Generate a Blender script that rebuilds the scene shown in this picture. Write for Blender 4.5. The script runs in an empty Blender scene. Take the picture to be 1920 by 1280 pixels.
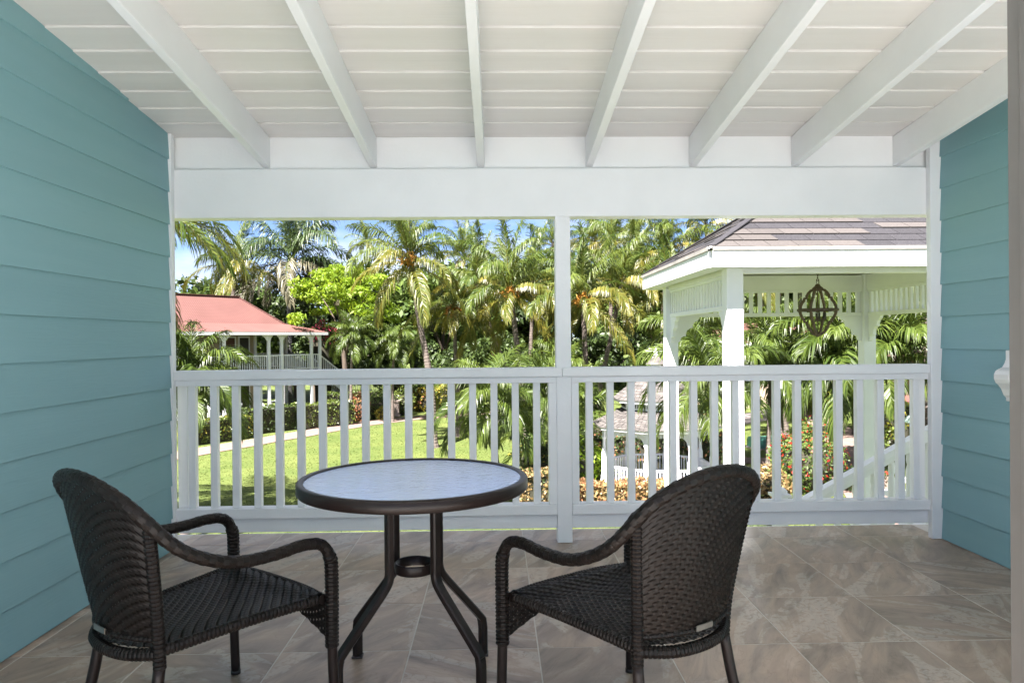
import bpy, math, random
import numpy as np
from mathutils import Vector, Matrix
PI = math.pi
rad = math.radians
sc = bpy.context.scene
col = sc.collection

# ------------------------------------------------------------------ camera, sky, sun, exposure
cd = bpy.data.cameras.new('camera'); cam = bpy.data.objects.new('camera', cd); col.objects.link(cam)
cd.sensor_width = 36.0; cd.lens = 36.0 * 1358.92 / 1920.0
cd.clip_start = 0.05; cd.clip_end = 3000
yaw, pitch, roll = 0.0222, -0.0035, -0.0085
r_ = Vector((math.cos(yaw), -math.sin(yaw), 0)); f_ = Vector((math.sin(yaw) * math.cos(pitch), math.cos(yaw) * math.cos(pitch), math.sin(pitch)))
u_ = r_.cross(f_)
r2 = math.cos(roll) * r_ + math.sin(roll) * u_; u2 = -math.sin(roll) * r_ + math.cos(roll) * u_
cam.matrix_world = Matrix(((r2.x, u2.x, -f_.x, 0), (r2.y, u2.y, -f_.y, 0), (r2.z, u2.z, -f_.z, 1.247), (0, 0, 0, 1)))
sc.camera = cam

SUN = Vector((0.35, 0.62, -1.0)).normalized()
sl = bpy.data.lights.new('sun', 'SUN'); sl.energy = 4.6; sl.angle = rad(0.55); sl.color = (1.0, 0.95, 0.91)
so = bpy.data.objects.new('sun', sl); col.objects.link(so); so.location = (-10, -20, 30)
so.rotation_euler = SUN.to_track_quat('-Z', 'Y').to_euler()

w = bpy.data.worlds.new('World'); sc.world = w; w.use_nodes = True
nt = w.node_tree; nt.nodes.clear()
out = nt.nodes.new('ShaderNodeOutputWorld'); bg = nt.nodes.new('ShaderNodeBackground'); bg.inputs['Strength'].default_value = 0.05
sky = nt.nodes.new('ShaderNodeTexSky'); sky.sky_type = 'NISHITA'; sky.sun_disc = False
sky.sun_elevation = math.asin(-SUN.z); sky.sun_rotation = math.atan2(-SUN.x, -SUN.y) % (2 * PI)
sky.air_density = 0.3; sky.dust_density = 0.0; sky.ozone_density = 1.0
tc = nt.nodes.new('ShaderNodeTexCoord'); mp = nt.nodes.new('ShaderNodeMapping')
mp.inputs['Scale'].default_value = (1.0, 1.0, 3.2)
no = nt.nodes.new('ShaderNodeTexNoise'); no.inputs['Scale'].default_value = 3.3; no.inputs['Detail'].default_value = 9; no.inputs['Roughness'].default_value = 0.58
mp.inputs['Location'].default_value = (0.55, 0.1, 0.35)
rmp = nt.nodes.new('ShaderNodeValToRGB'); rmp.color_ramp.elements[0].position = 0.40; rmp.color_ramp.elements[1].position = 0.60
mx = nt.nodes.new('ShaderNodeMixRGB'); mx.inputs['Color2'].default_value = (3.1, 3.2, 3.45, 1)
nt.links.new(tc.outputs['Generated'], mp.inputs['Vector']); nt.links.new(mp.outputs[0], no.inputs['Vector'])
nt.links.new(no.outputs['Fac'], rmp.inputs[0]); nt.links.new(rmp.outputs[0], mx.inputs['Fac'])
nt.links.new(sky.outputs[0], mx.inputs['Color1']); nt.links.new(mx.outputs[0], bg.inputs['Color'])
nt.links.new(bg.outputs[0], out.inputs['Surface'])

sc.view_settings.view_transform = 'Standard'; sc.view_settings.look = 'None'
sc.view_settings.gamma = 1.0; sc.view_settings.use_curve_mapping = False
sc.view_settings.exposure = 2.85
sc.cycles.max_bounces = 10; sc.cycles.diffuse_bounces = 6

# ------------------------------------------------------------------ helpers
class MB:
    def __init__(s): s.v = []; s.f = []; s.sm = []; s.mi = []
    def add(s, vs, fs, smooth=False, mi=0):
        b = len(s.v); s.v.extend([tuple(p) for p in vs])
        for f in fs: s.f.append(tuple(b + i for i in f)); s.sm.append(smooth); s.mi.append(mi)
        return s
    def box(s, x0, x1, y0, y1, z0, z1, mi=0):
        v = [(x, y, z) for z in (z0, z1) for y in (y0, y1) for x in (x0, x1)]
        return s.add(v, [(0, 2, 3, 1), (4, 5, 7, 6), (0, 1, 5, 4), (2, 6, 7, 3), (0, 4, 6, 2), (1, 3, 7, 5)], mi=mi)
    def bar(s, a, b, wx, wz, up=(0, 0, 1), mi=0):
        a = Vector(a); b = Vector(b); d = (b - a).normalized(); up = Vector(up)
        sd = d.cross(up)
        if sd.length < 1e-4: sd = Vector((1, 0, 0))
        sd.normalize(); u = sd.cross(d)
        v = []
        for p in (a, b):
            for q, t in ((-1, -1), (1, -1), (1, 1), (-1, 1)): v.append(p + sd * (q * wx / 2) + u * (t * wz / 2))
        return s.add(v, [(0, 1, 2, 3), (7, 6, 5, 4), (0, 4, 5, 1), (1, 5, 6, 2), (2, 6, 7, 3), (3, 7, 4, 0)], mi=mi)
    def prism(s, poly, axis, a, b, mi=0):
        n = len(poly)
        def P(p, t):
            if axis == 'x': return (t, p[0], p[1])
            if axis == 'y': return (p[0], t, p[1])
            return (p[0], p[1], t)
        v = [P(p, a) for p in poly] + [P(p, b) for p in poly]
        fs = [tuple(range(n - 1, -1, -1)), tuple(range(n, 2 * n))] + [(i, (i + 1) % n, n + (i + 1) % n, n + i) for i in range(n)]
        return s.add(v, fs, mi=mi)
    def lathe(s, prof, n=24, c=(0, 0, 0), mi=0, a0=0.0, a1=2 * PI, smooth=True):
        full = abs(a1 - a0 - 2 * PI) < 1e-6
        m = n if full else n + 1
        v = []
        for k in range(m):
            a = a0 + (a1 - a0) * k / n
            for r, z in prof: v.append((c[0] + r * math.cos(a), c[1] + r * math.sin(a), c[2] + z))
        p = len(prof); fs = []
        for k in range(n):
            k2 = (k + 1) % m
            for i in range(p - 1): fs.append((k * p + i, k2 * p + i, k2 * p + i + 1, k * p + i + 1))
        return s.add(v, fs, smooth, mi)
    def tube(s, pts, rf, n=10, cap=True, mi=0, smooth=True):
        pts = [Vector(p) for p in pts]; N = len(pts); v = []
        T = [(pts[min(i + 1, N - 1)] - pts[max(i - 1, 0)]).normalized() for i in range(N)]
        nrm = T[0].orthogonal().normalized()
        for i in range(N):
            nrm = (nrm - T[i] * nrm.dot(T[i])).normalized(); bn = T[i].cross(nrm)
            for k in range(n):
                a = 2 * PI * k / n
                r = rf(i, k) if callable(rf) else rf
                v.append(pts[i] + (nrm * math.cos(a) + bn * math.sin(a)) * r)
        fs = [(i * n + k, i * n + (k + 1) % n, (i + 1) * n + (k + 1) % n, (i + 1) * n + k) for i in range(N - 1) for k in range(n)]
        if cap: fs += [tuple(range(n - 1, -1, -1)), tuple((N - 1) * n + k for k in range(n))]
        return s.add(v, fs, smooth, mi)
    def mesh(s, name, mats):
        me = bpy.data.meshes.new(name); me.from_pydata(s.v, [], s.f)
        for m in (mats if isinstance(mats, (list, tuple)) else [mats]): me.materials.append(m)
        me.polygons.foreach_set('use_smooth', s.sm); me.polygons.foreach_set('material_index', s.mi)
        me.update(); return me
    def build(s, name, mats, parent=None, bevel=0):
        return place(name, s.mesh(name, mats), parent, bevel=bevel)
def place(name, me, parent=None, loc=(0, 0, 0), rot=(0, 0, 0), scale=1, bevel=0):
    o = bpy.data.objects.new(name, me); col.objects.link(o)
    o.parent = parent; o.location = loc; o.rotation_euler = rot
    o.scale = (scale,) * 3 if isinstance(scale, (int, float)) else scale
    if bevel:
        b = o.modifiers.new('bevel', 'BEVEL'); b.width = bevel; b.segments = 2; b.limit_method = 'ANGLE'
    return o
def tag(o, label, cat, group=None, kind=None):
    o['label'] = label; o['category'] = cat
    if group: o['group'] = group
    if kind: o['kind'] = kind
    return o
def thing(name, label, cat, loc=(0, 0, 0), rz=0, group=None):
    o = bpy.data.objects.new(name, None); col.objects.link(o); o.location = loc; o.rotation_euler = (0, 0, rz)
    o.empty_display_size = 0.1
    return tag(o, label, cat, group)
def dup(root, loc, rz, label):
    r = root.copy(); col.objects.link(r); r.location = loc; r.rotation_euler = (0, 0, rz); r['label'] = label
    for ch in list(root.children):
        c = ch.copy(); col.objects.link(c); c.parent = r
        for g in list(ch.children):
            d = g.copy(); col.objects.link(d); d.parent = c
    return r
def spline(P, n):
    P = [Vector(p) for p in P]; Q = [P[0] * 2 - P[1]] + P + [P[-1] * 2 - P[-2]]; o = []
    for i in range(1, len(Q) - 2):
        a, b, c, d = Q[i - 1:i + 3]
        for k in range(n):
            t = k / n
            o.append(0.5 * ((2 * b) + (c - a) * t + (2 * a - 5 * b + 4 * c - d) * t * t + (3 * b - a - 3 * c + d) * t ** 3))
    o.append(P[-1]); return o
def resample(pts, step):
    L = [0]
    for i in range(1, len(pts)): L.append(L[-1] + (pts[i] - pts[i - 1]).length)
    n = max(2, int(L[-1] / step)); o = []; j = 0
    for k in range(n + 1):
        t = L[-1] * k / n
        while j < len(L) - 2 and L[j + 1] < t: j += 1
        o.append(pts[j].lerp(pts[j + 1], (t - L[j]) / max(1e-9, L[j + 1] - L[j])))
    return o

# ------------------------------------------------------------------ materials
def mat(name, c, rough=0.5, c2=None, scale=4.0, bump=0.0, bscale=40.0, stretch=(1, 1, 1), spec=0.5, detail=5, metal=0, lo=0.35, hi=0.65, rand=0.0):
    m = bpy.data.materials.new(name); m.use_nodes = True; t = m.node_tree; N = t.nodes; Lk = t.links
    p = N['Principled BSDF']; p.inputs['Roughness'].default_value = rough; p.inputs['Specular IOR Level'].default_value = spec; p.inputs['Metallic'].default_value = metal
    p.inputs['Base Color'].default_value = (*c, 1)
    tcn = N.new('ShaderNodeTexCoord'); mpn = N.new('ShaderNodeMapping'); mpn.inputs['Scale'].default_value = stretch
    Lk.new(tcn.outputs['Object'], mpn.inputs['Vector'])
    src = None
    if c2:
        n1 = N.new('ShaderNodeTexNoise'); n1.inputs['Scale'].default_value = scale; n1.inputs['Detail'].default_value = detail
        Lk.new(mpn.outputs[0], n1.inputs['Vector'])
        r = N.new('ShaderNodeValToRGB'); r.color_ramp.elements[0].position = lo; r.color_ramp.elements[1].position = hi
        r.color_ramp.elements[0].color = (*c, 1); r.color_ramp.elements[1].color = (*c2, 1)
        Lk.new(n1.outputs['Fac'], r.inputs[0]); src = r.outputs[0]
        Lk.new(src, p.inputs['Base Color'])
    if rand:
        oi = N.new('ShaderNodeObjectInfo'); mr = N.new('ShaderNodeMapRange'); mr.inputs['To Min'].default_value = 1 - rand; mr.inputs['To Max'].default_value = 1 + rand
        hs = N.new('ShaderNodeHueSaturation'); Lk.new(oi.outputs['Random'], mr.inputs['Value']); Lk.new(mr.outputs[0], hs.inputs['Value'])
        if src: Lk.new(src, hs.inputs['Color'])
        else: hs.inputs['Color'].default_value = (*c, 1)
        Lk.new(hs.outputs[0], p.inputs['Base Color'])
    if bump:
        n2 = N.new('ShaderNodeTexNoise'); n2.inputs['Scale'].default_value = bscale; n2.inputs['Detail'].default_value = 4
        Lk.new(mpn.outputs[0], n2.inputs['Vector'])
        b = N.new('ShaderNodeBump'); b.inputs['Strength'].default_value = bump; b.inputs['Distance'].default_value = 0.01
        Lk.new(n2.outputs['Fac'], b.inputs['Height']); Lk.new(b.outputs[0], p.inputs['Normal'])
    return m
def leafmat(name, c, c2, rough=0.42, trans=0.3, spec=0.45):
    m = bpy.data.materials.new(name); m.use_nodes = True; t = m.node_tree; N = t.nodes; Lk = t.links
    p = N['Principled BSDF']; p.inputs['Roughness'].default_value = rough; p.inputs['Specular IOR Level'].default_value = spec
    g = N.new('ShaderNodeNewGeometry'); oi = N.new('ShaderNodeObjectInfo')
    ad = N.new('ShaderNodeMath'); ad.operation = 'ADD'; Lk.new(g.outputs['Random Per Island'], ad.inputs[0])
    ml = N.new('ShaderNodeMath'); ml.operation = 'MULTIPLY_ADD'; ml.inputs[1].default_value = 0.5; ml.inputs[2].default_value = -0.25
    Lk.new(oi.outputs['Random'], ml.inputs[0]); Lk.new(ml.outputs[0], ad.inputs[1])
    r = N.new('ShaderNodeMixRGB'); r.use_clamp = True
    r.inputs['Color1'].default_value = (*c, 1); r.inputs['Color2'].default_value = (*c2, 1)
    cl = N.new('ShaderNodeClamp'); Lk.new(ad.outputs[0], cl.inputs[0]); Lk.new(cl.outputs[0], r.inputs['Fac'])
    Lk.new(r.outputs[0], p.inputs['Base Color'])
    tr = N.new('ShaderNodeBsdfTranslucent'); hs = N.new('ShaderNodeHueSaturation'); hs.inputs['Value'].default_value = 1.5; hs.inputs['Hue'].default_value = 0.485
    Lk.new(r.outputs[0], hs.inputs['Color']); Lk.new(hs.outputs[0], tr.inputs['Color'])
    ms = N.new('ShaderNodeMixShader'); ms.inputs[0].default_value = trans
    Lk.new(p.outputs[0], ms.inputs[1]); Lk.new(tr.outputs[0], ms.inputs[2]); Lk.new(ms.outputs[0], N['Material Output'].inputs['Surface'])
    return m
M = {}
M['white'] = mat('white_paint', (0.81, 0.815, 0.84), 0.38, (0.765, 0.77, 0.795), 2.5, 0.10, 60, (1, 1, 1))
M['white_wood'] = mat('white_wood_ceiling', (0.735, 0.715, 0.70), 0.45, (0.665, 0.645, 0.63), 2.2, 0.16, 26, (0.12, 2.2, 2.2), rand=0.035)
M['white_out'] = mat('white_paint_outdoor', (0.80, 0.805, 0.84), 0.45, (0.74, 0.745, 0.78), 3, 0.08, 50)
def siding(name):
    m = mat(name, (0.22, 0.39, 0.43), 0.55, (0.21, 0.378, 0.418), 1.6, 0.09, 14, (6, 0.5, 9), spec=0.4, rand=0.03)
    return m
M['teal'] = siding('teal_siding')
M['wicker'] = mat('wicker_resin', (0.0065, 0.0048, 0.0042), 0.42, (0.0115, 0.0085, 0.0072), 30, 0.12, 90, spec=0.2, detail=3)
M['bronze'] = mat('bronze_metal', (0.016, 0.0105, 0.0095), 0.34, (0.021, 0.015, 0.013), 18, 0.04, 200, spec=0.26)
M['steel'] = mat('plate_metal', (0.35, 0.33, 0.31), 0.35, (0.25, 0.24, 0.22), 40, metal=0.8)
M['jamb'] = mat('door_frame_vinyl', (0.17, 0.16, 0.15), 0.5, (0.15, 0.142, 0.134), 6)
M['grout'] = mat('grout', (0.60, 0.56, 0.51), 0.9, (0.54, 0.50, 0.45), 30)
M['plastic'] = mat('white_plastic', (0.8, 0.79, 0.78), 0.3)
M['asphalt'] = mat('shingle_dark', (0.01498, 0.01382, 0.01728), 0.9, (0.04896, 0.04608, 0.05184), 130, 0.6, 140, detail=2, lo=.45, hi=.75, rand=.12)
M['shingle'] = mat('shingle_light', (0.06528, 0.05658, 0.05331), 0.9, (0.05005, 0.04352, 0.04134), 60, 0.4, 140, rand=0.13)
M['cedar'] = mat('cedar_shakes', (0.112, 0.100, 0.093), 0.9, (0.05, 0.044, 0.041), 3.2, 0.5, 30, (1, 1, 5), rand=.1)
M['red_roof'] = mat('red_metal_roof', (0.118, 0.054, 0.047), 0.6, (0.102, 0.046, 0.04), 0.8, spec=0.25)
M['cream'] = mat('cream_wall', (0.416, 0.336, 0.24), 0.8, (0.36, 0.288, 0.208), 1.5)
M['rose'] = mat('rose_wall', (0.336, 0.128, 0.12), 0.8, (0.288, 0.104, 0.096), 2)
M['dark'] = mat('dark_opening', (0.03, 0.025, 0.022), 0.35)
M['door'] = mat('brown_door', (0.10, 0.045, 0.035), 0.5)
M['tan'] = mat('tan_board', (0.50, 0.36, 0.19), 0.7)
M['grey_stone'] = mat('grey_stone', (0.30, 0.28, 0.26), 0.9, (0.2, 0.19, 0.175), 6, 0.5, 20)
M['pink_stone'] = mat('pale_stone', (0.5, 0.40, 0.35), 0.85, (0.42, 0.33, 0.29), 9, 0.4, 30)
M['green_box'] = mat('green_paint', (0.03, 0.13, 0.10), 0.5)
M['trunk'] = mat('palm_trunk', (0.136, 0.108, 0.092), 0.9, (0.068, 0.0528, 0.0448), 7, 0.7, 22, (1, 1, 3))
M['trunk_pale'] = mat('royal_trunk', (0.152, 0.148, 0.144), 0.85, (0.088, 0.088, 0.088), 4, 0.3, 20)
M['bark'] = mat('bark', (0.10, 0.075, 0.055), 0.95, (0.06, 0.045, 0.035), 8, 0.7, 25, (1, 1, .3))
M['shaft'] = mat('palm_crownshaft', (0.10, 0.16, 0.05), 0.5, (0.16, 0.17, 0.07), 4)
M['rust'] = mat('rusty_iron', (0.05, 0.035, 0.028), 0.6, (0.09, 0.06, 0.045), 30)
M['oak'] = mat('weathered_oak', (0.114, 0.075, 0.051), 0.7, (0.072, 0.048, 0.033), 14, 0.3, 60)
M['candle'] = mat('candle_sleeve', (0.03, 0.025, 0.022), 0.6)
M['hedge_core'] = mat('hedge_dark_core', (0.03, 0.028, 0.016), 0.95)
L_ = {}
L_['coco'] = leafmat('coconut_leaf', (0.04, 0.072, 0.0096), (0.108, 0.132, 0.02), .45, .3, .42)
L_['coco_y'] = leafmat('coconut_leaf_yellow', (0.072, 0.094, 0.013), (0.165, 0.135, 0.020), .4, .3, .5)
L_['royal'] = leafmat('royal_leaf', (0.0288, 0.052, 0.0144), (0.06, 0.088, 0.028), .45, .22, .42)
L_['royal_d'] = leafmat('royal_leaf_dry', (0.104, 0.096, 0.056), (0.168, 0.152, 0.096), .5, .2, .5)
L_['adon'] = leafmat('adonidia_leaf', (0.0288, 0.0528, 0.0072), (0.084, 0.116, 0.0176), .42, .28, .4)
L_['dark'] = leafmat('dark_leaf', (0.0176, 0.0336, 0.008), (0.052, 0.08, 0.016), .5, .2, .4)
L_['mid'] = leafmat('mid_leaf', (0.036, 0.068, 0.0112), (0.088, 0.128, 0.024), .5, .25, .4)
L_['lime'] = leafmat('lime_leaf', (0.088, 0.16, 0.008), (0.192, 0.272, 0.016), .5, .35, .35)
L_['hedge'] = leafmat('hedge_leaf', (0.04, 0.068, 0.0096), (0.128, 0.16, 0.028), .42, .2, .5)
L_['hedge_br'] = leafmat('croton_leaf', (0.16, 0.104, 0.04), (0.336, 0.232, 0.104), .5, .2, .4)
L_['croton_red'] = leafmat('copper_leaf', (0.16, 0.056, 0.024), (0.32, 0.152, 0.072), .5, .2, .4)
L_['gold'] = leafmat('gold_leaf', (0.16, 0.16, 0.016), (0.336, 0.272, 0.04), .5, .2, .4)
L_['flower'] = leafmat('red_petal', (0.32, 0.012, 0.0096), (0.48, 0.04, 0.024), .5, .2, .3)
L_['pink'] = leafmat('pink_petal', (0.44, 0.024, 0.08), (0.56, 0.08, 0.144), .5, .2, .3)
L_['fruit'] = leafmat('orange_stalk', (0.336, 0.128, 0.016), (0.4, 0.208, 0.04), .6, .1, .3)

def tile_mat():
    m = bpy.data.materials.new('slate_tile'); m.use_nodes = True; t = m.node_tree; N = t.nodes; K = t.links
    p = N['Principled BSDF']; p.inputs['Specular IOR Level'].default_value = 0.45
    tcn = N.new('ShaderNodeTexCoord'); oi = N.new('ShaderNodeObjectInfo')
    ml = N.new('ShaderNodeVectorMath'); ml.operation = 'SCALE'; ml.inputs['Scale'].default_value = 37.0
    cmb = N.new('ShaderNodeCombineXYZ'); K.new(oi.outputs['Random'], cmb.inputs[0]); K.new(oi.outputs['Random'], cmb.inputs[1]); K.new(cmb.outputs[0], ml.inputs[0])
    ad = N.new('ShaderNodeVectorMath'); ad.operation = 'ADD'; K.new(tcn.outputs['Object'], ad.inputs[0]); K.new(ml.outputs[0], ad.inputs[1])
    mp1 = N.new('ShaderNodeMapping'); mp1.inputs['Scale'].default_value = (.8, 2.5, 1)
    mp0 = N.new('ShaderNodeMapping'); mp0.inputs['Rotation'].default_value = (0, 0, rad(-62)); K.new(ad.outputs[0], mp0.inputs['Vector']); K.new(mp0.outputs[0], mp1.inputs['Vector'])
    n1 = N.new('ShaderNodeTexNoise'); n1.inputs['Scale'].default_value = 2.6; n1.inputs['Detail'].default_value = 9; n1.inputs['Distortion'].default_value = 1.1; n1.inputs['Roughness'].default_value = .62
    K.new(mp1.outputs[0], n1.inputs['Vector'])
    r1 = N.new('ShaderNodeValToRGB'); e = r1.color_ramp.elements
    e[0].position = .30; e[0].color = (0.176, 0.1306, 0.1014, 1); e[1].position = .72; e[1].color = (0.4907, 0.3804, 0.3015, 1)
    a = e.new(.46); a.color = (0.3118, 0.2337, 0.1806, 1); b = e.new(.56); b.color = (0.3791, 0.2761, 0.209, 1)
    K.new(n1.outputs['Fac'], r1.inputs[0])
    # chalky flaked bands along the cleft
    n2 = N.new('ShaderNodeTexNoise'); n2.inputs['Scale'].default_value = 1.7; n2.inputs['Detail'].default_value = 8; n2.inputs['Distortion'].default_value = 1.6
    K.new(mp1.outputs[0], n2.inputs['Vector'])
    r2_ = N.new('ShaderNodeValToRGB'); r2_.color_ramp.elements[0].position = .53; r2_.color_ramp.elements[1].position = .57; K.new(n2.outputs['Fac'], r2_.inputs[0])
    n3 = N.new('ShaderNodeTexNoise'); n3.inputs['Scale'].default_value = 16; n3.inputs['Detail'].default_value = 6; n3.inputs['Distortion'].default_value = 2.5; K.new(ad.outputs[0], n3.inputs['Vector'])
    r3 = N.new('ShaderNodeValToRGB'); r3.color_ramp.elements[0].position = .36; r3.color_ramp.elements[1].position = .5; K.new(n3.outputs['Fac'], r3.inputs[0])
    mu = N.new('ShaderNodeMath'); mu.operation = 'MULTIPLY'; K.new(r2_.outputs[0], mu.inputs[0]); K.new(r3.outputs[0], mu.inputs[1])
    mu2 = N.new('ShaderNodeMath'); mu2.operation = 'MULTIPLY'; mu2.inputs[1].default_value = .42; K.new(mu.outputs[0], mu2.inputs[0])
    mix = N.new('ShaderNodeMixRGB'); mix.inputs['Color2'].default_value = (0.58, 0.515, 0.45, 1); K.new(mu2.outputs[0], mix.inputs['Fac']); K.new(r1.outputs[0], mix.inputs['Color1'])
    # thin dark veins
    n4 = N.new('ShaderNodeTexNoise'); n4.inputs['Scale'].default_value = 3.1; n4.inputs['Detail'].default_value = 6; n4.inputs['Distortion'].default_value = 2.0; K.new(mp1.outputs[0], n4.inputs['Vector'])
    r4 = N.new('ShaderNodeValToRGB'); q = r4.color_ramp.elements; q[0].position = .485; q[0].color = (1, 1, 1, 1); q[1].position = .515; q[1].color = (1, 1, 1, 1); z = q.new(.5); z.color = (.84, .83, .82, 1)
    K.new(n4.outputs['Fac'], r4.inputs[0])
    mm = N.new('ShaderNodeMixRGB'); mm.blend_type = 'MULTIPLY'; mm.inputs['Fac'].default_value = 1; K.new(mix.outputs[0], mm.inputs['Color1']); K.new(r4.outputs[0], mm.inputs['Color2'])
    hs = N.new('ShaderNodeHueSaturation'); mr = N.new('ShaderNodeMapRange'); mr.inputs['To Min'].default_value = .86; mr.inputs['To Max'].default_value = 1.14
    K.new(oi.outputs['Random'], mr.inputs['Value']); K.new(mr.outputs[0], hs.inputs['Value']); K.new(mm.outputs[0], hs.inputs['Color']); K.new(hs.outputs[0], p.inputs['Base Color'])
    ro = N.new('ShaderNodeMapRange'); ro.inputs['To Min'].default_value = .26; ro.inputs['To Max'].default_value = .45; K.new(n1.outputs['Fac'], ro.inputs['Value']); K.new(ro.outputs[0], p.inputs['Roughness'])
    bp = N.new('ShaderNodeBump'); bp.inputs['Strength'].default_value = .25; bp.inputs['Distance'].default_value = .01; K.new(n1.outputs['Fac'], bp.inputs['Height']); K.new(bp.outputs[0], p.inputs['Normal'])
    return m
M['tile'] = tile_mat()
def glass_mat():
    m = bpy.data.materials.new('pebbled_glass'); m.use_nodes = True; t = m.node_tree; N = t.nodes; K = t.links
    p = N['Principled BSDF']; p.inputs['Base Color'].default_value = (0.47, 0.57, 0.88, 1); p.inputs['Roughness'].default_value = .10  # blue of the reflected sky is put into the base colour
    p.inputs['Specular IOR Level'].default_value = .8; p.inputs['Transmission Weight'].default_value = .35; p.inputs['IOR'].default_value = 1.5
    tcn = N.new('ShaderNodeTexCoord'); mpn = N.new('ShaderNodeMapping'); mpn.inputs['Scale'].default_value = (.6, 1.0, 1)
    n = N.new('ShaderNodeTexNoise'); n.inputs['Scale'].default_value = 55; n.inputs['Detail'].default_value = 3; n.inputs['Distortion'].default_value = 1.2
    K.new(tcn.outputs['Object'], mpn.inputs['Vector']); K.new(mpn.outputs[0], n.inputs['Vector'])
    b = N.new('ShaderNodeBump'); b.inputs['Strength'].default_value = .32; b.inputs['Distance'].default_value = .006; K.new(n.outputs['Fac'], b.inputs['Height']); K.new(b.outputs[0], p.inputs['Normal'])
    return m
M['glass'] = glass_mat()
def ground_mat():
    m = bpy.data.materials.new('lawn_turf'); m.use_nodes = True; t = m.node_tree; N = t.nodes; K = t.links
    p = N['Principled BSDF']; p.inputs['Roughness'].default_value = .85; p.inputs['Specular IOR Level'].default_value = .2
    tcn = N.new('ShaderNodeTexCoord')
    n1 = N.new('ShaderNodeTexNoise'); n1.inputs['Scale'].default_value = .45; n1.inputs['Detail'].default_value = 8; n1.inputs['Roughness'].default_value = .65; K.new(tcn.outputs['Object'], n1.inputs['Vector'])
    r1 = N.new('ShaderNodeValToRGB'); e = r1.color_ramp.elements; e[0].position = .3; e[0].color = (0.056, 0.085, 0.018, 1); e[1].position = .7; e[1].color = (0.114, 0.134, 0.036, 1)
    K.new(n1.outputs['Fac'], r1.inputs[0])
    n2 = N.new('ShaderNodeTexNoise'); n2.inputs['Scale'].default_value = 14; n2.inputs['Detail'].default_value = 6; n2.inputs['Roughness'].default_value = .75; K.new(tcn.outputs['Object'], n2.inputs['Vector'])
    mr = N.new('ShaderNodeMapRange'); mr.inputs['From Min'].default_value = .3; mr.inputs['From Max'].default_value = .7; mr.inputs['To Min'].default_value = .5; mr.inputs['To Max'].default_value = 1.45; K.new(n2.outputs['Fac'], mr.inputs['Value'])
    hs = N.new('ShaderNodeHueSaturation'); K.new(r1.outputs[0], hs.inputs['Color']); K.new(mr.outputs[0], hs.inputs['Value']); K.new(hs.outputs[0], p.inputs['Base Color'])
    b = N.new('ShaderNodeBump'); b.inputs['Strength'].default_value = .9; b.inputs['Distance'].default_value = .05; K.new(n2.outputs['Fac'], b.inputs['Height']); K.new(b.outputs[0], p.inputs['Normal'])
    return m
M['lawn'] = ground_mat()
M['path'] = mat('pink_concrete', (0.192, 0.132, 0.108), 0.9, (0.148, 0.1, 0.08), 3, 0.3, 30, detail=9)
M['road'] = mat('grey_road', (0.176, 0.152, 0.148), 0.9, (0.136, 0.12, 0.116), 2, 0.3, 30, detail=9)

# ------------------------------------------------------------------ ground, paths
ZG = -3.6
g = MB(); g.add([(-900, -300, 0), (900, -300, 0), (900, 1500, 0), (-900, 1500, 0)], [(0, 1, 2, 3)])
o = g.build('lawn', M['lawn']); o.location.z = ZG; o['kind'] = 'structure'; o['label'] = 'sunlit green lawn running from the balcony to the trees'
PATHS = []
def ribbon(name, pts, wid, m, dz, kerb=0.0):
    P = resample(spline([(x, y, 0) for x, y in pts], 10), .4); mb = MB(); v = []; fs = []
    PATHS.append((np.array([p.x for p in P]), np.array([p.y for p in P]), wid / 2))
    for i, p in enumerate(P):
        d = (P[min(i + 1, len(P) - 1)] - P[max(i - 1, 0)]).normalized(); n = Vector((-d.y, d.x, 0))
        wv = wid * (1 + .04 * math.sin(i * .7))
        for s, z in ((-1, -.05), (-1, .03), (1, .03), (1, -.05)): v.append(p + n * (s * wv / 2) + Vector((0, 0, z)))
    for i in range(len(P) - 1):
        for k in range(3): fs.append((i * 4 + k, i * 4 + k + 1, i * 4 + k + 5, i * 4 + k + 4))
    mb.add(v, fs); o = mb.build(name, m); o.location.z = ZG + dz; o['kind'] = 'structure'; return o
o = ribbon('path', [(-20, 21), (-16.5, 26), (-13.6, 31.2), (-10.4, 37.2), (-8.0, 41.6), (-5.4, 44.6), (-2.6, 46.5), (1, 48.2), (5, 52)], 1.9, M['path'], .0)
o['label'] = 'pink concrete footpath curving along the hedges left of the lawn'
o = ribbon('path', [(10, 16), (11.6, 22), (13.4, 27), (15.6, 32), (18.2, 39.5), (21.2, 47), (25, 54)], 1.9, M['path'], .0)
o['label'] = 'pink concrete footpath curving away behind the pavilion stair'
o = ribbon('path', [(5.0, 30.2), (8.0, 28.8), (10.5, 28.0), (13.2, 27.6)], 1.3, M['path'], .004)
o['label'] = 'short pink footpath joining beside the red flowering bush'
o = ribbon('road', [(6, 36.5), (12, 40.2), (17, 44.8), (21, 49.5), (30, 58)], 2.6, M['road'], .008)
o['label'] = 'grey service road crossing the far right lawn'

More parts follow.
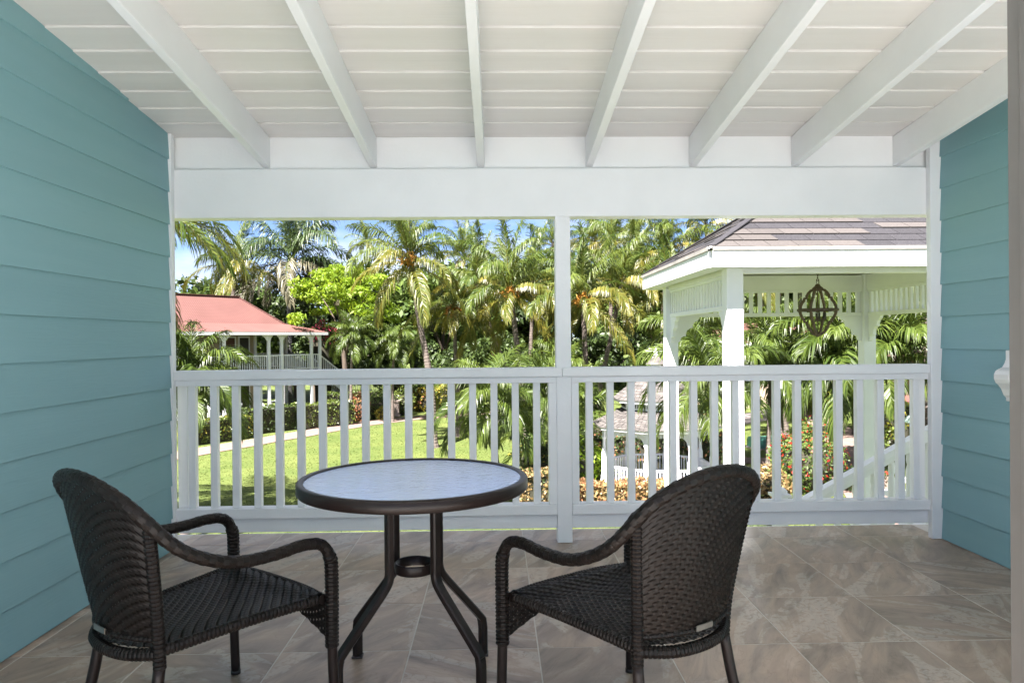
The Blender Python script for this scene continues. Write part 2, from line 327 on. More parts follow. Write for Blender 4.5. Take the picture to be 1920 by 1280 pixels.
def grass_tufts():
    rng = np.random.default_rng(12); n = 70000
    y = 15.5 + 27 * rng.uniform(0, 1, n) ** 1.25; x = (rng.uniform(-.48, .62, n)) * y
    ok = np.ones(n, bool)
    for px, py, hw in PATHS:
        d = np.min((x[:, None] - px[None, ::3]) ** 2 + (y[:, None] - py[None, ::3]) ** 2, axis=1); ok &= d > (hw + .12) ** 2
    ok &= ~((x - 5.12) ** 2 + (y - 23.1) ** 2 < 4)
    x, y = x[ok], y[ok]; n = len(x)
    a = rng.uniform(0, 2 * PI, n); h = rng.uniform(.015, .042, n); w_ = rng.uniform(.012, .032, n); lx, ly = rng.normal(0, .03, n), rng.normal(0, .03, n)
    V = np.stack([np.stack([x - np.cos(a) * w_, y - np.sin(a) * w_, np.zeros(n)], 1), np.stack([x + np.cos(a) * w_, y + np.sin(a) * w_, np.zeros(n)], 1), np.stack([x + lx, y + ly, h], 1)], 1).reshape(-1, 3)
    me = bpy.data.meshes.new('grass'); me.from_pydata(V.tolist(), [], np.arange(3 * n).reshape(-1, 3).tolist()); me.materials.append(L_['grass']); me.update()
    o = place('grass', me, None, (0, 0, ZG)); o['kind'] = 'stuff'; tag(o, 'short mown grass tufts covering the sunlit lawn', 'grass')
L_['grass'] = leafmat('grass_blade', (0.060, 0.096, 0.018), (0.108, 0.134, 0.034), .6, .25, .2)
grass_tufts()

# ------------------------------------------------------------------ balcony floor
YF, YB, XL, XR = 4.73, -0.35, -1.97, 2.75
mb = MB(); mb.box(XL - .12, XR + .12, .86, YF - .003, -.25, -.0012)
fl = mb.build('floor', M['grout']); fl['kind'] = 'structure'; fl['label'] = 'balcony floor of grey brown slate look tiles'
mb = MB(); mb.box(XL - .13, XR + .13, YF - .003, YF + .02, -.27, -.004); mb.build('floor_edge', M['white'], fl)
M['bounce_floor'] = mat('pale_bounce_floor', (0.68, 0.68, 0.69), 0.5, (0.63, 0.63, 0.64), 3)
mb = MB(); mb.box(XL - .12, XR + .12, -7.0, .857, -.25, .0)  # added out of view, pale so it bounces sunlight into the balcony
o = mb.build('bounce_floor', M['bounce_floor']); o['kind'] = 'structure'; o['label'] = 'unseen pale floor added behind the viewer to bounce sunlight'
TS = .5155
random.seed(5)
tile_meshes = {}
for i in range(-7, 4):
    for j in range(-2, 6):
        if 3.952 - j * TS < .87: continue
        x0 = 1.191 + i * TS; y0 = 3.952 - (j + 1) * TS; x1 = x0 + TS; y1 = y0 + TS
        x0, x1, y0, y1 = max(x0, XL), min(x1, XR), max(y0, .86), min(y1, YF)
        if x1 - x0 < .03 or y1 - y0 < .03: continue
        key = (round(x1 - x0, 3), round(y1 - y0, 3))
        if key not in tile_meshes:
            t = MB(); hx, hy, gp, c = (x1 - x0) / 2, (y1 - y0) / 2, .0026, .0009
            a, b = hx - gp, hy - gp
            v = [(-a, -b, -.01), (a, -b, -.01), (a, b, -.01), (-a, b, -.01), (-a, -b, -c), (a, -b, -c), (a, b, -c), (-a, b, -c), (-a + c, -b + c, 0), (a - c, -b + c, 0), (a - c, b - c, 0), (-a + c, b - c, 0)]
            fs = [(8, 9, 10, 11)] + [(k, (k + 1) % 4, 4 + (k + 1) % 4, 4 + k) for k in range(4)] + [(4 + k, 4 + (k + 1) % 4, 8 + (k + 1) % 4, 8 + k) for k in range(4)]
            t.add(v, fs); tile_meshes[key] = t.mesh('tile', M['tile'])
        place('tile', tile_meshes[key], fl, ((x0 + x1) / 2, (y0 + y1) / 2, random.uniform(-.0005, .0005)), (0, 0, random.choice([0, 0, PI, PI, PI / 2]) if key == (round(TS, 3), round(TS, 3)) else 0))

# ------------------------------------------------------------------ siding walls
SL, DR, ZC0 = .107, 4.4345, 2.486
def zc(y): return ZC0 + SL * (DR - y)
def siding_wall(label, xw, s):
    t = thing('siding_wall', label, 'wall', (0, 0, 0))
    yend = 4.375; n = 30
    mb = MB(); mb.add([(xw - s * .006, y, z) for y in (YB, yend) for z in (-.02, zc(y))] + [(xw - s * .36, y, z) for y in (YB, yend) for z in (-.02, zc(y))],
                      [(0, 1, 3, 2), (4, 6, 7, 5), (0, 2, 6, 4), (1, 5, 7, 3), (0, 4, 5, 1), (2, 3, 7, 6)]); mb.build('sheathing', M['white_out'], t)  # unseen outer side thickened to keep sun off the floor end
    z = -.006
    while z < zc(YB):
        mb = MB(); v = []
        ys = [YB + (yend - YB) * k / n for k in range(n + 1)]
        z0, z1 = z + .002, z + .203
        ys = [y for y in ys if zc(y) > z0 + .002]
        if len(ys) < 2: z += .195; continue
        zb = max(z0, .004)
        for y in ys:
            c = zc(y) - .001; tt = min(z1, c)
            fr = (tt - z0) / (z1 - z0)
            v += [(xw - s * .004, y, zb), (xw + s * .0085, y, zb), (xw + s * .0095, y, zb + .0015), (xw + s * (.0095 - .0105 * fr), y, tt), (xw - s * .004, y, tt)]
        m = len(ys); fs = [(i * 5 + k, i * 5 + k + 1, i * 5 + 6 + k, i * 5 + 5 + k) for i in range(m - 1) for k in range(4)]
        fs += [(4, 3, 2, 1, 0), tuple((m - 1) * 5 + k for k in range(5))]
        if s < 0: fs = [f[::-1] for f in fs]
        mb.add(v, fs); mb.build('siding_board', M['teal'], t)
        z += .195
    return t
wl = siding_wall('teal lap siding wall on the left behind the left wicker chair', -1.9497, 1)
wr = siding_wall('teal lap siding wall on the right with the white bracket', 2.7286, -1)
mb = MB(); mb.box(-2.06, -1.931, 4.3755, 4.42, 0.001, 2.49); mb.build('corner_trim', M['white'], wl, .003)
mb = MB(); mb.box(2.662, 2.84, 4.3755, 4.42, 0.001, 2.49); mb.build('corner_trim', M['white'], wr, .004)

# ------------------------------------------------------------------ porch roof
roof = thing('porch_roof', 'white boarded porch roof with sloping rafters above the balcony', 'roof')
random.seed(3)
def slope_box(mb, x0, x1, y0, y1, dz0, dz1, mi=0):
    v = [(x, y, zc(y) + d) for d in (dz0, dz1) for y in (y0, y1) for x in (x0, x1)]
    mb.add(v, [(0, 2, 3, 1), (4, 5, 7, 6), (0, 1, 5, 4), (2, 6, 7, 3), (0, 4, 6, 2), (1, 3, 7, 5)], mi=mi)
ceil_me = None
PB = .2085
y = 4.23
k = 0
while y > YB + PB:
    mb = MB(); ya, yb_ = y - PB + .004, y
    prof_ = [(ya, zc(ya) - .0055), (yb_ - .006, zc(yb_) + .001), (yb_, zc(yb_) + .006), (yb_, zc(yb_) + .02), (ya, zc(ya) + .02)]
    mb.prism(prof_, 'x', -2.06, 2.86); mb.build('ceiling_board', M['white_wood'], roof, .0012)
    y -= PB
mb = MB(); slope_box(mb, -2.06, 2.86, 4.2385, 4.452, 0, .02); mb.build('ceiling_board', M['white_wood'], roof, .0025)
mb = MB(); slope_box(mb, -2.45, 3.25, YB, 4.60, .022, .07); mb.build('roof_deck', M['white_wood'], roof)
mb = MB(); slope_box(mb, -2.47, 3.27, YB - .02, 4.63, .072, .085); mb.build('roof_covering', M['shingle'], roof)
for xc in (-1.387, -.740, -.083, .582, 1.222, 1.860, 2.495):
    mb = MB(); slope_box(mb, xc - .0215, xc + .0215, YB, 4.453, -.184, -.002); mb.build('rafter', M['white'], roof, .003)
mb = MB(); mb.box(-2.05, 2.83, 4.4545, 4.535, 2.287, 2.487); mb.build('frieze_board', M['white'], roof)
mb = MB(); mb.box(-2.05, 2.83, 4.4205, 4.535, 1.992, 2.2865); mb.build('header_beam', M['white'], roof, .004)

# ------------------------------------------------------------------ railing
rl = thing('balcony_railing', 'white wooden balcony railing with square balusters behind the table', 'railing')
mb = MB(); mb.box(.366, .458, 4.412, 4.50, 0.001, 1.9915); mb.build('post', M['white'], rl, .004)
for a, b in ((-1.944, .40), (.4015, 2.6715)):
    mb = MB(); mb.box(a, b, 4.392, 4.52, 1.015, 1.070); mb.build('cap_rail', M['white'], rl, .005)
mb = MB(); mb.box(-1.944, .3655, 4.408, 4.49, .978, 1.0145); mb.build('top_rail', M['white'], rl, .003)
mb = MB(); mb.box(.4585, 2.6715, 4.408, 4.49, .978, 1.0145); mb.build('top_rail', M['white'], rl, .003)
for a, b in ((-1.944, .3655), (.4585, 2.6715)):
    mb = MB(); mb.box(a, b, 4.400, 4.495, .174, .236); mb.build('bottom_rail', M['white'], rl, .004)
    mb = MB(); mb.box(a, b, 4.425, 4.462, .088, .1735); mb.build('kick_board', M['white'], rl, .003)
for a, b in ((.318, .3655), (.4585, .503)):
    mb = MB(); mb.box(a, b, 4.411, 4.489, .2365, .9775); mb.build('filler_board', M['white'], rl, .003)
for a, b in ((-1.944, -1.884), (2.625, 2.6715)):
    mb = MB(); mb.box(a, b, 4.46, 4.495, .2365, .9775); mb.build('filler_board', M['white'], rl, .003)
mb = MB(); mb.box(-.0215, .0215, -.021, .021, .2365, .9775); bme = mb.mesh('baluster', M['white'])
xs = [-1.845 + i * .1307 for i in range(17)] + [.570 + i * .1290 for i in range(16)] + [2.60]
for x in xs: place('baluster', bme, rl, (x, 4.45, 0), bevel=.003)

# ------------------------------------------------------------------ door frame beside the camera
df = thing('door_frame', 'grey door frame edge nearest the viewer at far right', 'door frame', (.8705, 1.2, 0))
mb = MB(); mb.box(.063, .16, .0625, .10, 0, 2.2); mb.build('jamb', M['jamb'], df, .003)
mb = MB(); mb.box(.057, .16, -.06, .062, 0, 2.2); mb.build('door_stop', M['jamb'], df, .002)

# ------------------------------------------------------------------ wall bracket
br = thing('wall_bracket', 'white moulded plastic bracket on the right teal wall', 'bracket', (2.716, 3.735, 1.035))
prof = [(-.0, .15), (-.012, .13), (-.03, .085), (-.052, .055), (-.085, .043), (-.108, .03), (-.122, .005), (-.122, -.03), (-.108, -.058), (-.085, -.075), (-.06, -.105), (-.04, -.15), (-.02, -.168), (0, -.17)]
# side view in x,z of the scroll arm: thick in y, hollowed by a second smaller lip
mb = MB(); mb.prism([(x * .62, z * .72) for x, z in prof], 'y', -.055, .055); mb.build('scroll_arm', M['plastic'], br, .006)
mb = MB(); mb.prism([(x * .5 - .004, z * .56 - .004) for x, z in prof], 'y', -.085, -.0555); mb.build('front_lip', M['plastic'], br, .005)
mb = MB(); mb.box(-.045, .0, -.125, -.0855, -.022, .02); mb.build('latch', M['plastic'], br, .003)
mb = MB(); mb.box(-.008, .012, -.12, .06, -.14, .13); mb.build('wall_plate', M['plastic'], br, .004)

# ------------------------------------------------------------------ table
TX, TY, TZ, TR = -.308, 2.69, .742, .421
tb = thing('patio_table', 'round bronze patio table with pebbled glass top tinted like reflected sky between two chairs', 'table', (TX, TY, 0))
mb = MB()
mb.lathe([(TR - .026, TZ - .003), (TR - .022, TZ), (TR - .006, TZ), (TR, TZ - .006), (TR, TZ - .038), (TR - .004, TZ - .042), (TR - .022, TZ - .042), (TR - .026, TZ - .038), (TR - .026, TZ - .003)], 96); mb.build('rim', M['bronze'], tb)
mb = MB(); mb.lathe([(0, TZ - .0055), (TR - .0265, TZ - .0055)], 96, smooth=False); mb.lathe([(0, TZ - .012), (TR - .0265, TZ - .012)], 96, smooth=False); mb.build('glass_top', M['glass'], tb)
for k in range(2):
    mb = MB(); a = Vector((.36, .145, 0)) if k == 0 else Vector((.145, -.36, 0)); mb.bar((-a.x, -a.y, TZ - .032 - k * .002), (a.x, a.y, TZ - .032 - k * .002), .04, .022); mb.build('cross_bar', M['bronze'], tb, .003)
for sx, sy in ((-1, -1), (1, -1), (1, 1), (-1, 1)):
    c = Vector((sx * .083, sy * .068, 0)); f = Vector((sx * .247, sy * .175, 0))
    path = [c + Vector((0, 0, TZ - .044)), c + Vector((0, 0, .43)), c + Vector((0, 0, .395)), c.lerp(f, .05) + Vector((0, 0, .365)), c.lerp(f, .16) + Vector((0, 0, .335)),
            c.lerp(f, .9) + Vector((0, 0, .165)), c.lerp(f, .975) + Vector((0, 0, .14)), f + Vector((0, 0, .11)), f + Vector((0, 0, .006))]
    P = [path[0], path[1]] + spline(path[1:5], 6)[1:] + spline(path[4:8], 6)[1:] + [path[8]]
    rd = Vector((f.x - c.x, f.y - c.y, 0)).normalized(); tg = Vector((-rd.y, rd.x, 0))
    mb = MB(); v = []; rc = .005
    sec = [(-.02, -.0125 + rc), (-.02 + rc, -.0125), (.02 - rc, -.0125), (.02, -.0125 + rc), (.02, .0125 - rc), (.02 - rc, .0125), (-.02 + rc, .0125), (-.02, .0125 - rc)]
    for i, p in enumerate(P):
        T = (P[min(i + 1, len(P) - 1)] - P[max(i - 1, 0)]).normalized(); nn = tg.cross(T).normalized()
        for a, b in sec: v.append(p + tg * a + nn * b)
    n = len(P); fs = [(i * 8 + k, i * 8 + (k + 1) % 8, i * 8 + 8 + (k + 1) % 8, i * 8 + 8 + k) for i in range(n - 1) for k in range(8)] + [tuple(range(7, -1, -1)), tuple((n - 1) * 8 + k for k in range(8))]
    mb.add(v, fs); lg = mb.build('leg', M['bronze'], tb)
    mb = MB(); mb.box(f.x - .021, f.x + .021, f.y - .021, f.y + .021, .0005, .010); mb.build('foot_cap', M['dark'], lg, .003)
for a0, a1 in ((rad(-152), rad(-28)), (rad(28), rad(152))):
    mb = MB(); mb.lathe([(.066, .392), (.072, .39), (.074, .394), (.074, .424), (.072, .428), (.066, .426), (.066, .392)], 28, a0=a0, a1=a1); mb.build('brace_ring', M['bronze'], tb)
for sx in (-1, 1):
    mb = MB(); mb.lathe([(.066, .392), (.074, .394), (.074, .424), (.066, .426), (.066, .392)], 20, c=(0, 0, 0), a0=(rad(-28) if sx > 0 else rad(152)), a1=(rad(28) if sx > 0 else rad(208))); mb.build('brace_ring', M['bronze'], tb)

# ------------------------------------------------------------------ wicker chairs
def wrapped(path, r, step=.0042, n=10, basket=False):
    P = resample(path, step)
    mb = MB()
    if basket:
        mb.tube(P, lambda i, k: r * (.955 if i % 5 == 0 and (i // 5 + k) % 2 else 1.03 if ((i // 5) + k) % 2 else .972), 16, smooth=False)
    else:
        mb.tube(P, lambda i, k: r * (.90, 1.035, 1.035)[i % 3], n, smooth=False)
    return mb
def weave(S, nu, nv, wu, wv, amp=.0032):
    """S(u,v)->point; nu strands running along v (warp), nv running along u (weft)"""
    mb = MB()
    def nrm(u, v):
        e = .01; a = S(min(u + e, 1), v) - S(max(u - e, 0), v); b = S(u, min(v + e, 1)) - S(u, max(v - e, 0)); c = a.cross(b)
        return c.normalized() if c.length > 1e-12 else Vector((0, 0, 1))
    per = 3.0
    ns = nu * 2
    for j in range(nv):
        v0 = (j + .5) / nv; vv = []
        for i in range(ns + 1):
            u = i / ns; n = nrm(u, v0); ph = 2 * PI * (u * nu / per + (j % 3) / 3.0)
            o = amp * math.sin(ph) + .3 * amp * math.sin(2 * ph)
            for dv, lift in ((-.5, 0), (0, .0014), (.5, 0)):
                vv.append(S(u, min(max(v0 + dv * wv / nv, 0), 1)) + n * (o + lift))
        mb.add(vv, [(i * 3 + k, i * 3 + 3 + k, i * 3 + 4 + k, i * 3 + 1 + k) for i in range(ns) for k in range(2)], True)
    ns = nv * 1
    for j in range(nu):
        u0 = (j + .5) / nu; vv = []
        for i in range(ns + 1):
            v = i / ns; n = nrm(u0, v)
            o = -.35 * amp * math.sin(2 * PI * (u0 * nu / per + ((i + .0) % 3) / 3.0))
            for du in (-.5, .5): vv.append(S(min(max(u0 + du * wu / nu, 0), 1), v) + n * o)
        mb.add(vv, [(i * 2, i * 2 + 2, i * 2 + 3, i * 2 + 1) for i in range(ns)], False)
    return mb
def make_chair():
    t = thing('wicker_armchair', 'x', 'chair', (0, 0, 0), 0, 'wicker armchairs at the patio table')
    W = M['wicker']
    arc = lambda a: Vector((.238 * math.sin(a), -.055 - .095 * math.cos(a), .752 + .125 * math.cos(a)))
    arm = lambda s: [(s * .287, .505, .255), (s * .288, .507, .50), (s * .287, .497, .555), (s * .284, .465, .592), (s * .281, .40, .603), (s * .280, .30, .598), (s * .278, .18, .605), (s * .272, .08, .638), (s * .262, .0, .69)]
    tops = [arc(a) for a in [rad(x) for x in (78, 60, 40, 20, 0, -20, -40, -60, -78)]]
    pts = arm(1) + tops + arm(-1)[::-1]
    P = spline(pts, 14)
    wrapped(P, .0187, basket=True).build('arm_frame', W, t)
    for s in (-1, 1):
        wrapped(spline([(s * .288, .506, .25), (s * .288, .507, .50), (s * .287, .499, .552)], 8), .0222).build('arm_wrap', W, t)
        wrapped(spline([(s * .184, -.005, .335), (s * .190, -.012, .45), (s * .210, -.032, .60), (s * .233, -.055, .745)], 10), .0178).build('back_stile', W, t)
        mb = MB(); mb.tube(spline([(s * .288, .505, .338), (s * .290, .508, .18), (s * .293, .515, .004)], 6), .0165, 14); fr = mb.build('leg', M['bronze'], t)
        mb = MB(); mb.tube([(s * .293, .515, .0005), (s * .293, .515, .014)], .018, 14); mb.build('foot_cap', M['dark'], fr)
        mb = MB(); mb.tube(spline([(s * .184, -.005, .345), (s * .198, -.035, .18), (s * .226, -.085, .004)], 6), .0165, 14); re = mb.build('leg', M['bronze'], t)
        mb = MB(); mb.tube([(s * .226, -.085, .0005), (s * .2258, -.0845, .014)], .018, 14); mb.build('foot_cap', M['dark'], re)
        wrapped(spline([(s * .186, -.005, .385), (s * .222, .24, .400), (s * .262, .47, .408)], 8), .0165).build('seat_rail', W, t)
    wrapped(spline([(-.183, -.01, .378), (-.10, -.058, .374), (0, -.074, .373), (.10, -.058, .374), (.183, -.01, .378)], 10), .0175).build('seat_rail', W, t)
    wrapped(spline([(-.268, .488, .405), (-.13, .502, .410), (.13, .502, .410), (.268, .488, .405)], 8), .0165).build('seat_rail', W, t)
    def seat(u, v):
        hw = .184 + (.262 - .184) * v; x = (2 * u - 1) * hw
        yr = -.008 - .066 * (1 - (2 * u - 1) ** 2); yy = yr + (.495 - yr) * v
        z = .397 + .022 * v - .012 * math.sin(PI * u) * math.sin(PI * v) + .008 * math.exp(-((v - .93) / .06) ** 2)
        return Vector((x, yy, z))
    weave(seat, 34, 46, 1.0, .94).build('seat', W, t)
    def back(u, v):
        q = 2 * u - 1
        zt = .752 + .125 * math.sqrt(max(0, 1 - (q * .99) ** 2)) - .012; yt = -.055 - .095 * math.sqrt(max(0, 1 - (q * .99) ** 2))
        zb = .418 + .004 * (1 - q * q); yb = -.012 - .062 * (1 - q * q)
        w_ = v ** .9
        return Vector((q * (.183 + .053 * v), yb + (yt - yb) * w_, zb + (zt - zb) * v))
    weave(lambda u, v: back(1 - u, v), 30, 44, 1.06, .97).build('back_panel', W, t)
    # bottom edge binding of the back and front apron
    wrapped([back(u / 24, 0.004) for u in range(25)], .009).build('back_binding', W, t)
    weave(lambda u, v: Vector(((2 * u - 1) * .275, .507 - .004 * math.sin(PI * u), .395 - v * (.035 + .095 * abs(2 * u - 1) ** 1.3))), 34, 11, .9, .86).build('front_apron', W, t)
    # small metal plate on the back
    c = back(.5, .02); d = (back(.5, .10) - c).normalized(); nb = d.cross(Vector((1, 0, 0))).normalized()
    mb = MB(); mb.bar(c + Vector((-.034, 0, .0)) - Vector((0, .010, 0)), c + Vector((.034, 0, 0)) - Vector((0, .010, 0)), .003, .016); mb.build('name_plate', M['steel'], t)
    return t
ch = make_chair()
ch.location = (.535, 2.107, 0); ch.rotation_euler = (0, 0, math.atan2(-(-.557), .83))
ch['label'] = 'dark brown wicker armchair right of the table with its back to the viewer'
dup(ch, (-1.085, 2.16, 0), math.atan2(-.629, .777), 'dark brown wicker armchair left of the table beside the teal wall')

# ------------------------------------------------------------------ white pavilion just outside
pv = thing('pavilion', 'white square pavilion with shingled hip roof beyond the railing', 'pavilion', (3.26, 7.45, 0))
WO = M['white_out']
HX, HY = 1.18, 1.13
ZE0, ZE1 = 1.833, 2.0
EX, EY = 1.44, 1.40
for sx in (-1, 1):
    for sy in (-1, 1):
        mb = MB(); mb.box(sx * HX - .073, sx * HX + .073, sy * HY - .073, sy * HY + .073, ZG, 1.985); mb.build('post', WO, pv, .006)
        # scalloped corner brackets
        for ax in (0, 1):
            if sy < 0 and ax == 0: continue
            q = [(.0, 0), (.0, -.30), (.035, -.285), (.045, -.245), (.075, -.225), (.105, -.225), (.105, -.19), (.118, -.155), (.155, -.13), (.185, -.125), (.185, -.10), (.205, -.06), (.25, -.035), (.27, 0)]
            mb = MB()
            if ax == 0: mb.prism([(sx * (HX - .073) - sx * a, 1.485 + b) for a, b in q], 'y', sy * HY - .02, sy * HY + .02)
            else: mb.prism([(sy * (HY - .073) - sy * a, 1.485 + b) for a, b in q], 'x', sx * HX - .02, sx * HX + .02)
            mb.build('corner_bracket', WO, pv)
# fascia, soffit, beams
for s in (-1, 1):
    mb = MB(); mb.box(-EX, EX, s * EY - .02, s * EY + .02, ZE0, ZE1 - .025); mb.build('fascia', WO, pv, .003)
    mb = MB(); mb.box(-EX, EX, s * EY - (.032 if s < 0 else -.008) , s * EY + (-.008 if s < 0 else .032), ZE1 - .0245, ZE1 + .005); mb.build('drip_edge', M['grey_stone'], pv)
    mb = MB(); mb.box(s * EX - .02, s * EX + .02, -EY + .0205, EY - .0205, ZE0, ZE1 - .025); mb.build('fascia', WO, pv, .003)
    mb = MB(); mb.box(s * EX - (.032 if s < 0 else -.008), s * EX + (-.008 if s < 0 else .032), -EY + .0325, EY - .0325, ZE1 - .0245, ZE1 + .005); mb.build('drip_edge', M['grey_stone'], pv)
    mb = MB(); mb.box(-HX + .0735, HX - .0735, s * HY - .04, s * HY + .04, 1.80, 1.97); mb.build('beam', WO, pv, .003)
    mb = MB(); mb.box(s * HX - .04, s * HX + .04, -HY + .0735, HY - .0735, 1.80, 1.97); mb.build('beam', WO, pv, .003)
    mb = MB(); mb.box(-EX + .021, EX - .021, s * (EY - .021) if s < 0 else HY + .075, s * (HY + .075) if s < 0 else EY - .021, ZE0 + .012, ZE0 + .024); mb.build('soffit', WO, pv)
    mb = MB(); mb.box(s * (EX - .021) if s < 0 else HX + .075, s * (HX + .075) if s < 0 else EX - .021, -HY - .074, HY + .074, ZE0 + .012, ZE0 + .024); mb.build('soffit', WO, pv)
AP = 2.0 + EX * .607
def slope_pt(a, t, side):
    """a along eave (-1..1), t up the slope (0 eave..1 apex)"""
    k = 1 - t; z = ZE1 + .006 + (AP - ZE1) * t
    return {'f': (a * EX * k, -EY * k, z), 'l': (-EX * k, -a * EY * k, z), 'b': (-a * EX * k, EY * k, z), 'r': (EX * k, a * EY * k, z)}[side]
mb = MB()
for sd in 'flbr': mb.add([slope_pt(-1.02, -.02, sd), slope_pt(1.02, -.02, sd), slope_pt(0, 1, sd)], [(0, 1, 2)])
for sd in 'flbr': mb.add([Vector(slope_pt(-1, 0.01, sd)) - Vector((0, 0, .03)), Vector(slope_pt(1, 0.01, sd)) - Vector((0, 0, .03)), Vector(slope_pt(0, 1, sd)) - Vector((0, 0, .03))], [(2, 1, 0)])
mb.build('roof_deck', [M['white_wood']], pv)
random.seed(21)
ROWS = 13
for sd in 'flbr':
    for r in range(ROWS):
        t0, t1 = r / ROWS - .012, (r + 1) / ROWS + .004
        half = EX * (1 - max(t0, 0)); x = -half - random.uniform(0, .2); run = random.choice([0, 1]) if r else 0; left = random.randint(3, 6)
        while x < half:
            wd = random.uniform(.22, .30); a0, a1 = max(x, -half), min(x + wd - .006, half)
            x += wd; left -= 1
            if left <= 0: run = 1 - run; left = random.randint(3, 6)
            if a1 - a0 < .03: continue
            hf0, hf1 = EX * (1 - t0), EX * (1 - t1)
            th = .012 if run == 0 else .005
            lean = .03
            q = []
            for (aa, tt) in ((a0, t0), (a1, t0), (min(max(a1 - lean, -hf1), hf1), t1), (min(max(a0 - lean, -hf1), hf1), t1)):
                q.append(Vector(slope_pt(aa / max(.02, EX * (1 - tt)), tt, sd)))
            n = (q[1] - q[0]).cross(q[3] - q[0]); 
            if n.length < 1e-6: continue
            n.normalize()
            lo = [q[0] + n * .002, q[1] + n * .002, q[2] + n * .001, q[3] + n * .001]; hi = [q[0] + n * (th + .004), q[1] + n * (th + .004), q[2] + n * .003, q[3] + n * .003]
            mb = MB(); mb.add(lo + hi, [(4, 5, 6, 7), (0, 1, 5, 4), (1, 2, 6, 5), (2, 3, 7, 6), (3, 0, 4, 7)]); mb.build('shingle', M['shingle'] if run == 0 else M['asphalt'], pv)
for sx, sy in ((-1, -1), (1, -1), (-1, 1), (1, 1)):
    mb = MB(); mb.bar((sx * EX, sy * EY, ZE1 + .018), (0, 0, AP + .03), .07, .010); mb.build('hip_cap', M['asphalt'], pv)
# valances
def valance(ax, s):
    L, c = (HX, s * HY) if ax == 0 else (HY, s * HX)
    def bx(a0, a1, d, z0, z1):
        m = MB()
        if ax == 0: m.box(a0, a1, c - d, c + d, z0, z1)
        else: m.box(c - d, c + d, a0, a1, z0, z1)
        return m
    bx(-L + .0735, L - .0735, .028, 1.486, 1.53).build('valance_rail', WO, pv, .003)
    bx(-L + .0735, L - .0735, .028, 1.77, 1.7995).build('valance_rail', WO, pv, .003)
    n = 21; sl_ = None
    for i in range(n):
        a = -L + .11 + (2 * L - .22) * i / (n - 1)
        wv = .021 if ax == 0 else .021
        bx(a - wv, a + wv, .016, 1.5305, 1.7695).build('valance_slat', WO, pv)
for ax, s in ((0, 1), (1, -1), (1, 1)): valance(ax, s)
# roof rafters inside
for sx, sy in ((-1, -1), (1, -1), (-1, 1), (1, 1)):
    mb = MB(); mb.bar((sx * HX, sy * HY, 1.985 + .11), (0, 0, AP - .09), .045, .08); mb.build('rafter', WO, pv)
for i in (-2, -1, 0, 1, 2):
    for ax in (0, 1):
        for s in (-1, 1):
            a = i * .4; tt = abs(a) / EX
            p0 = (a, s * HY, 2.10) if ax == 0 else (s * HX, a, 2.10)
            p1 = (a, s * max(abs(a) * HY / HX, .05), 2.10 + (HY - max(abs(a), .05)) * .607) if ax == 0 else (s * max(abs(a), .05), a, 2.10 + (HX - max(abs(a), .05)) * .607)
            mb = MB(); mb.bar(p0, p1, .04, .07); mb.build('rafter', WO, pv)
# chandelier
CH_S = .92
cl = thing('chandelier', 'wood and iron orb chandelier hanging inside the white pavilion', 'chandelier', (3.275, 7.3, 1.515))
pr = [(.045, .225), (.075, .215), (.105, .185), (.122, .155), (.122, .135), (.148, .13), (.15, .11), (.175, .08), (.192, .04), (.20, 0), (.192, -.04), (.175, -.08), (.15, -.11), (.148, -.13), (.122, -.135), (.122, -.155), (.105, -.185), (.075, -.235), (.035, -.27)]
for k in range(4):
    a = rad(45 + 90 * k); P = [Vector((r * math.cos(a), r * math.sin(a), z)) for r, z in pr]; mb = MB()
    tg = Vector((-math.sin(a), math.cos(a), 0)); v = []
    for i, p in enumerate(P):
        T = (P[min(i + 1, len(P) - 1)] - P[max(i - 1, 0)]).normalized(); nn = tg.cross(T).normalized()
        for q, w_ in ((-1, -1), (1, -1), (1, 1), (-1, 1)): v.append(p + tg * (q * .011) + nn * (w_ * .013))
    n = len(P); mb.add(v, [(i * 4 + j, i * 4 + (j + 1) % 4, i * 4 + 4 + (j + 1) % 4, i * 4 + 4 + j) for i in range(n - 1) for j in range(4)] + [(3, 2, 1, 0), tuple((n - 1) * 4 + j for j in range(4))]); mb.build('wood_rib', M['oak'], cl)
mb = MB(); mb.lathe([(.0, .29), (.02, .285), (.03, .265), (.055, .245), (.062, .225), (.05, .21), (0, .208)], 20); mb.build('top_cap', M['oak'], cl)
mb = MB(); mb.lathe([(0, -.255), (.04, -.258), (.045, -.275), (.02, -.29), (0, -.30)], 20); mb.build('bottom_cap', M['oak'], cl)
mb = MB(); mb.lathe([(.207, -.014), (.216, -.014), (.216, .014), (.207, .014), (.207, -.014)], 40); mb.build('iron_band', M['rust'], cl)
mb = MB(); mb.tube([(0, 0, .21), (0, 0, -.26)], .006, 8); mb.build('stem', M['rust'], cl)
mb = MB(); mb.lathe([(0, -.075), (.02, -.08), (.028, -.098), (.02, -.116), (0, -.122)], 14); mb.build('hub', M['rust'], cl)
for k in range(6):
    a = 2 * PI * k / 6 + .3; c, s_ = math.cos(a), math.sin(a)
    mb = MB(); mb.tube(spline([(0, 0, -.10), (.045 * c, .045 * s_, -.125), (.08 * c, .08 * s_, -.10)], 5), .0045, 6); ar = mb.build('candle_arm', M['rust'], cl)
    mb = MB(); mb.tube([(.08 * c, .08 * s_, -.10), (.08 * c, .08 * s_, -.03)], .0095, 8); mb.build('candle', M['candle'], ar)
mb = MB()
for i in range(12):
    z = .335 + i * .032; mb.tube([(math.cos(t) * .008 * (1 - i % 2), math.cos(t) * .008 * (i % 2), z + .021 * math.sin(t)) for t in [2 * PI * q / 10 for q in range(11)]], .0028, 5)
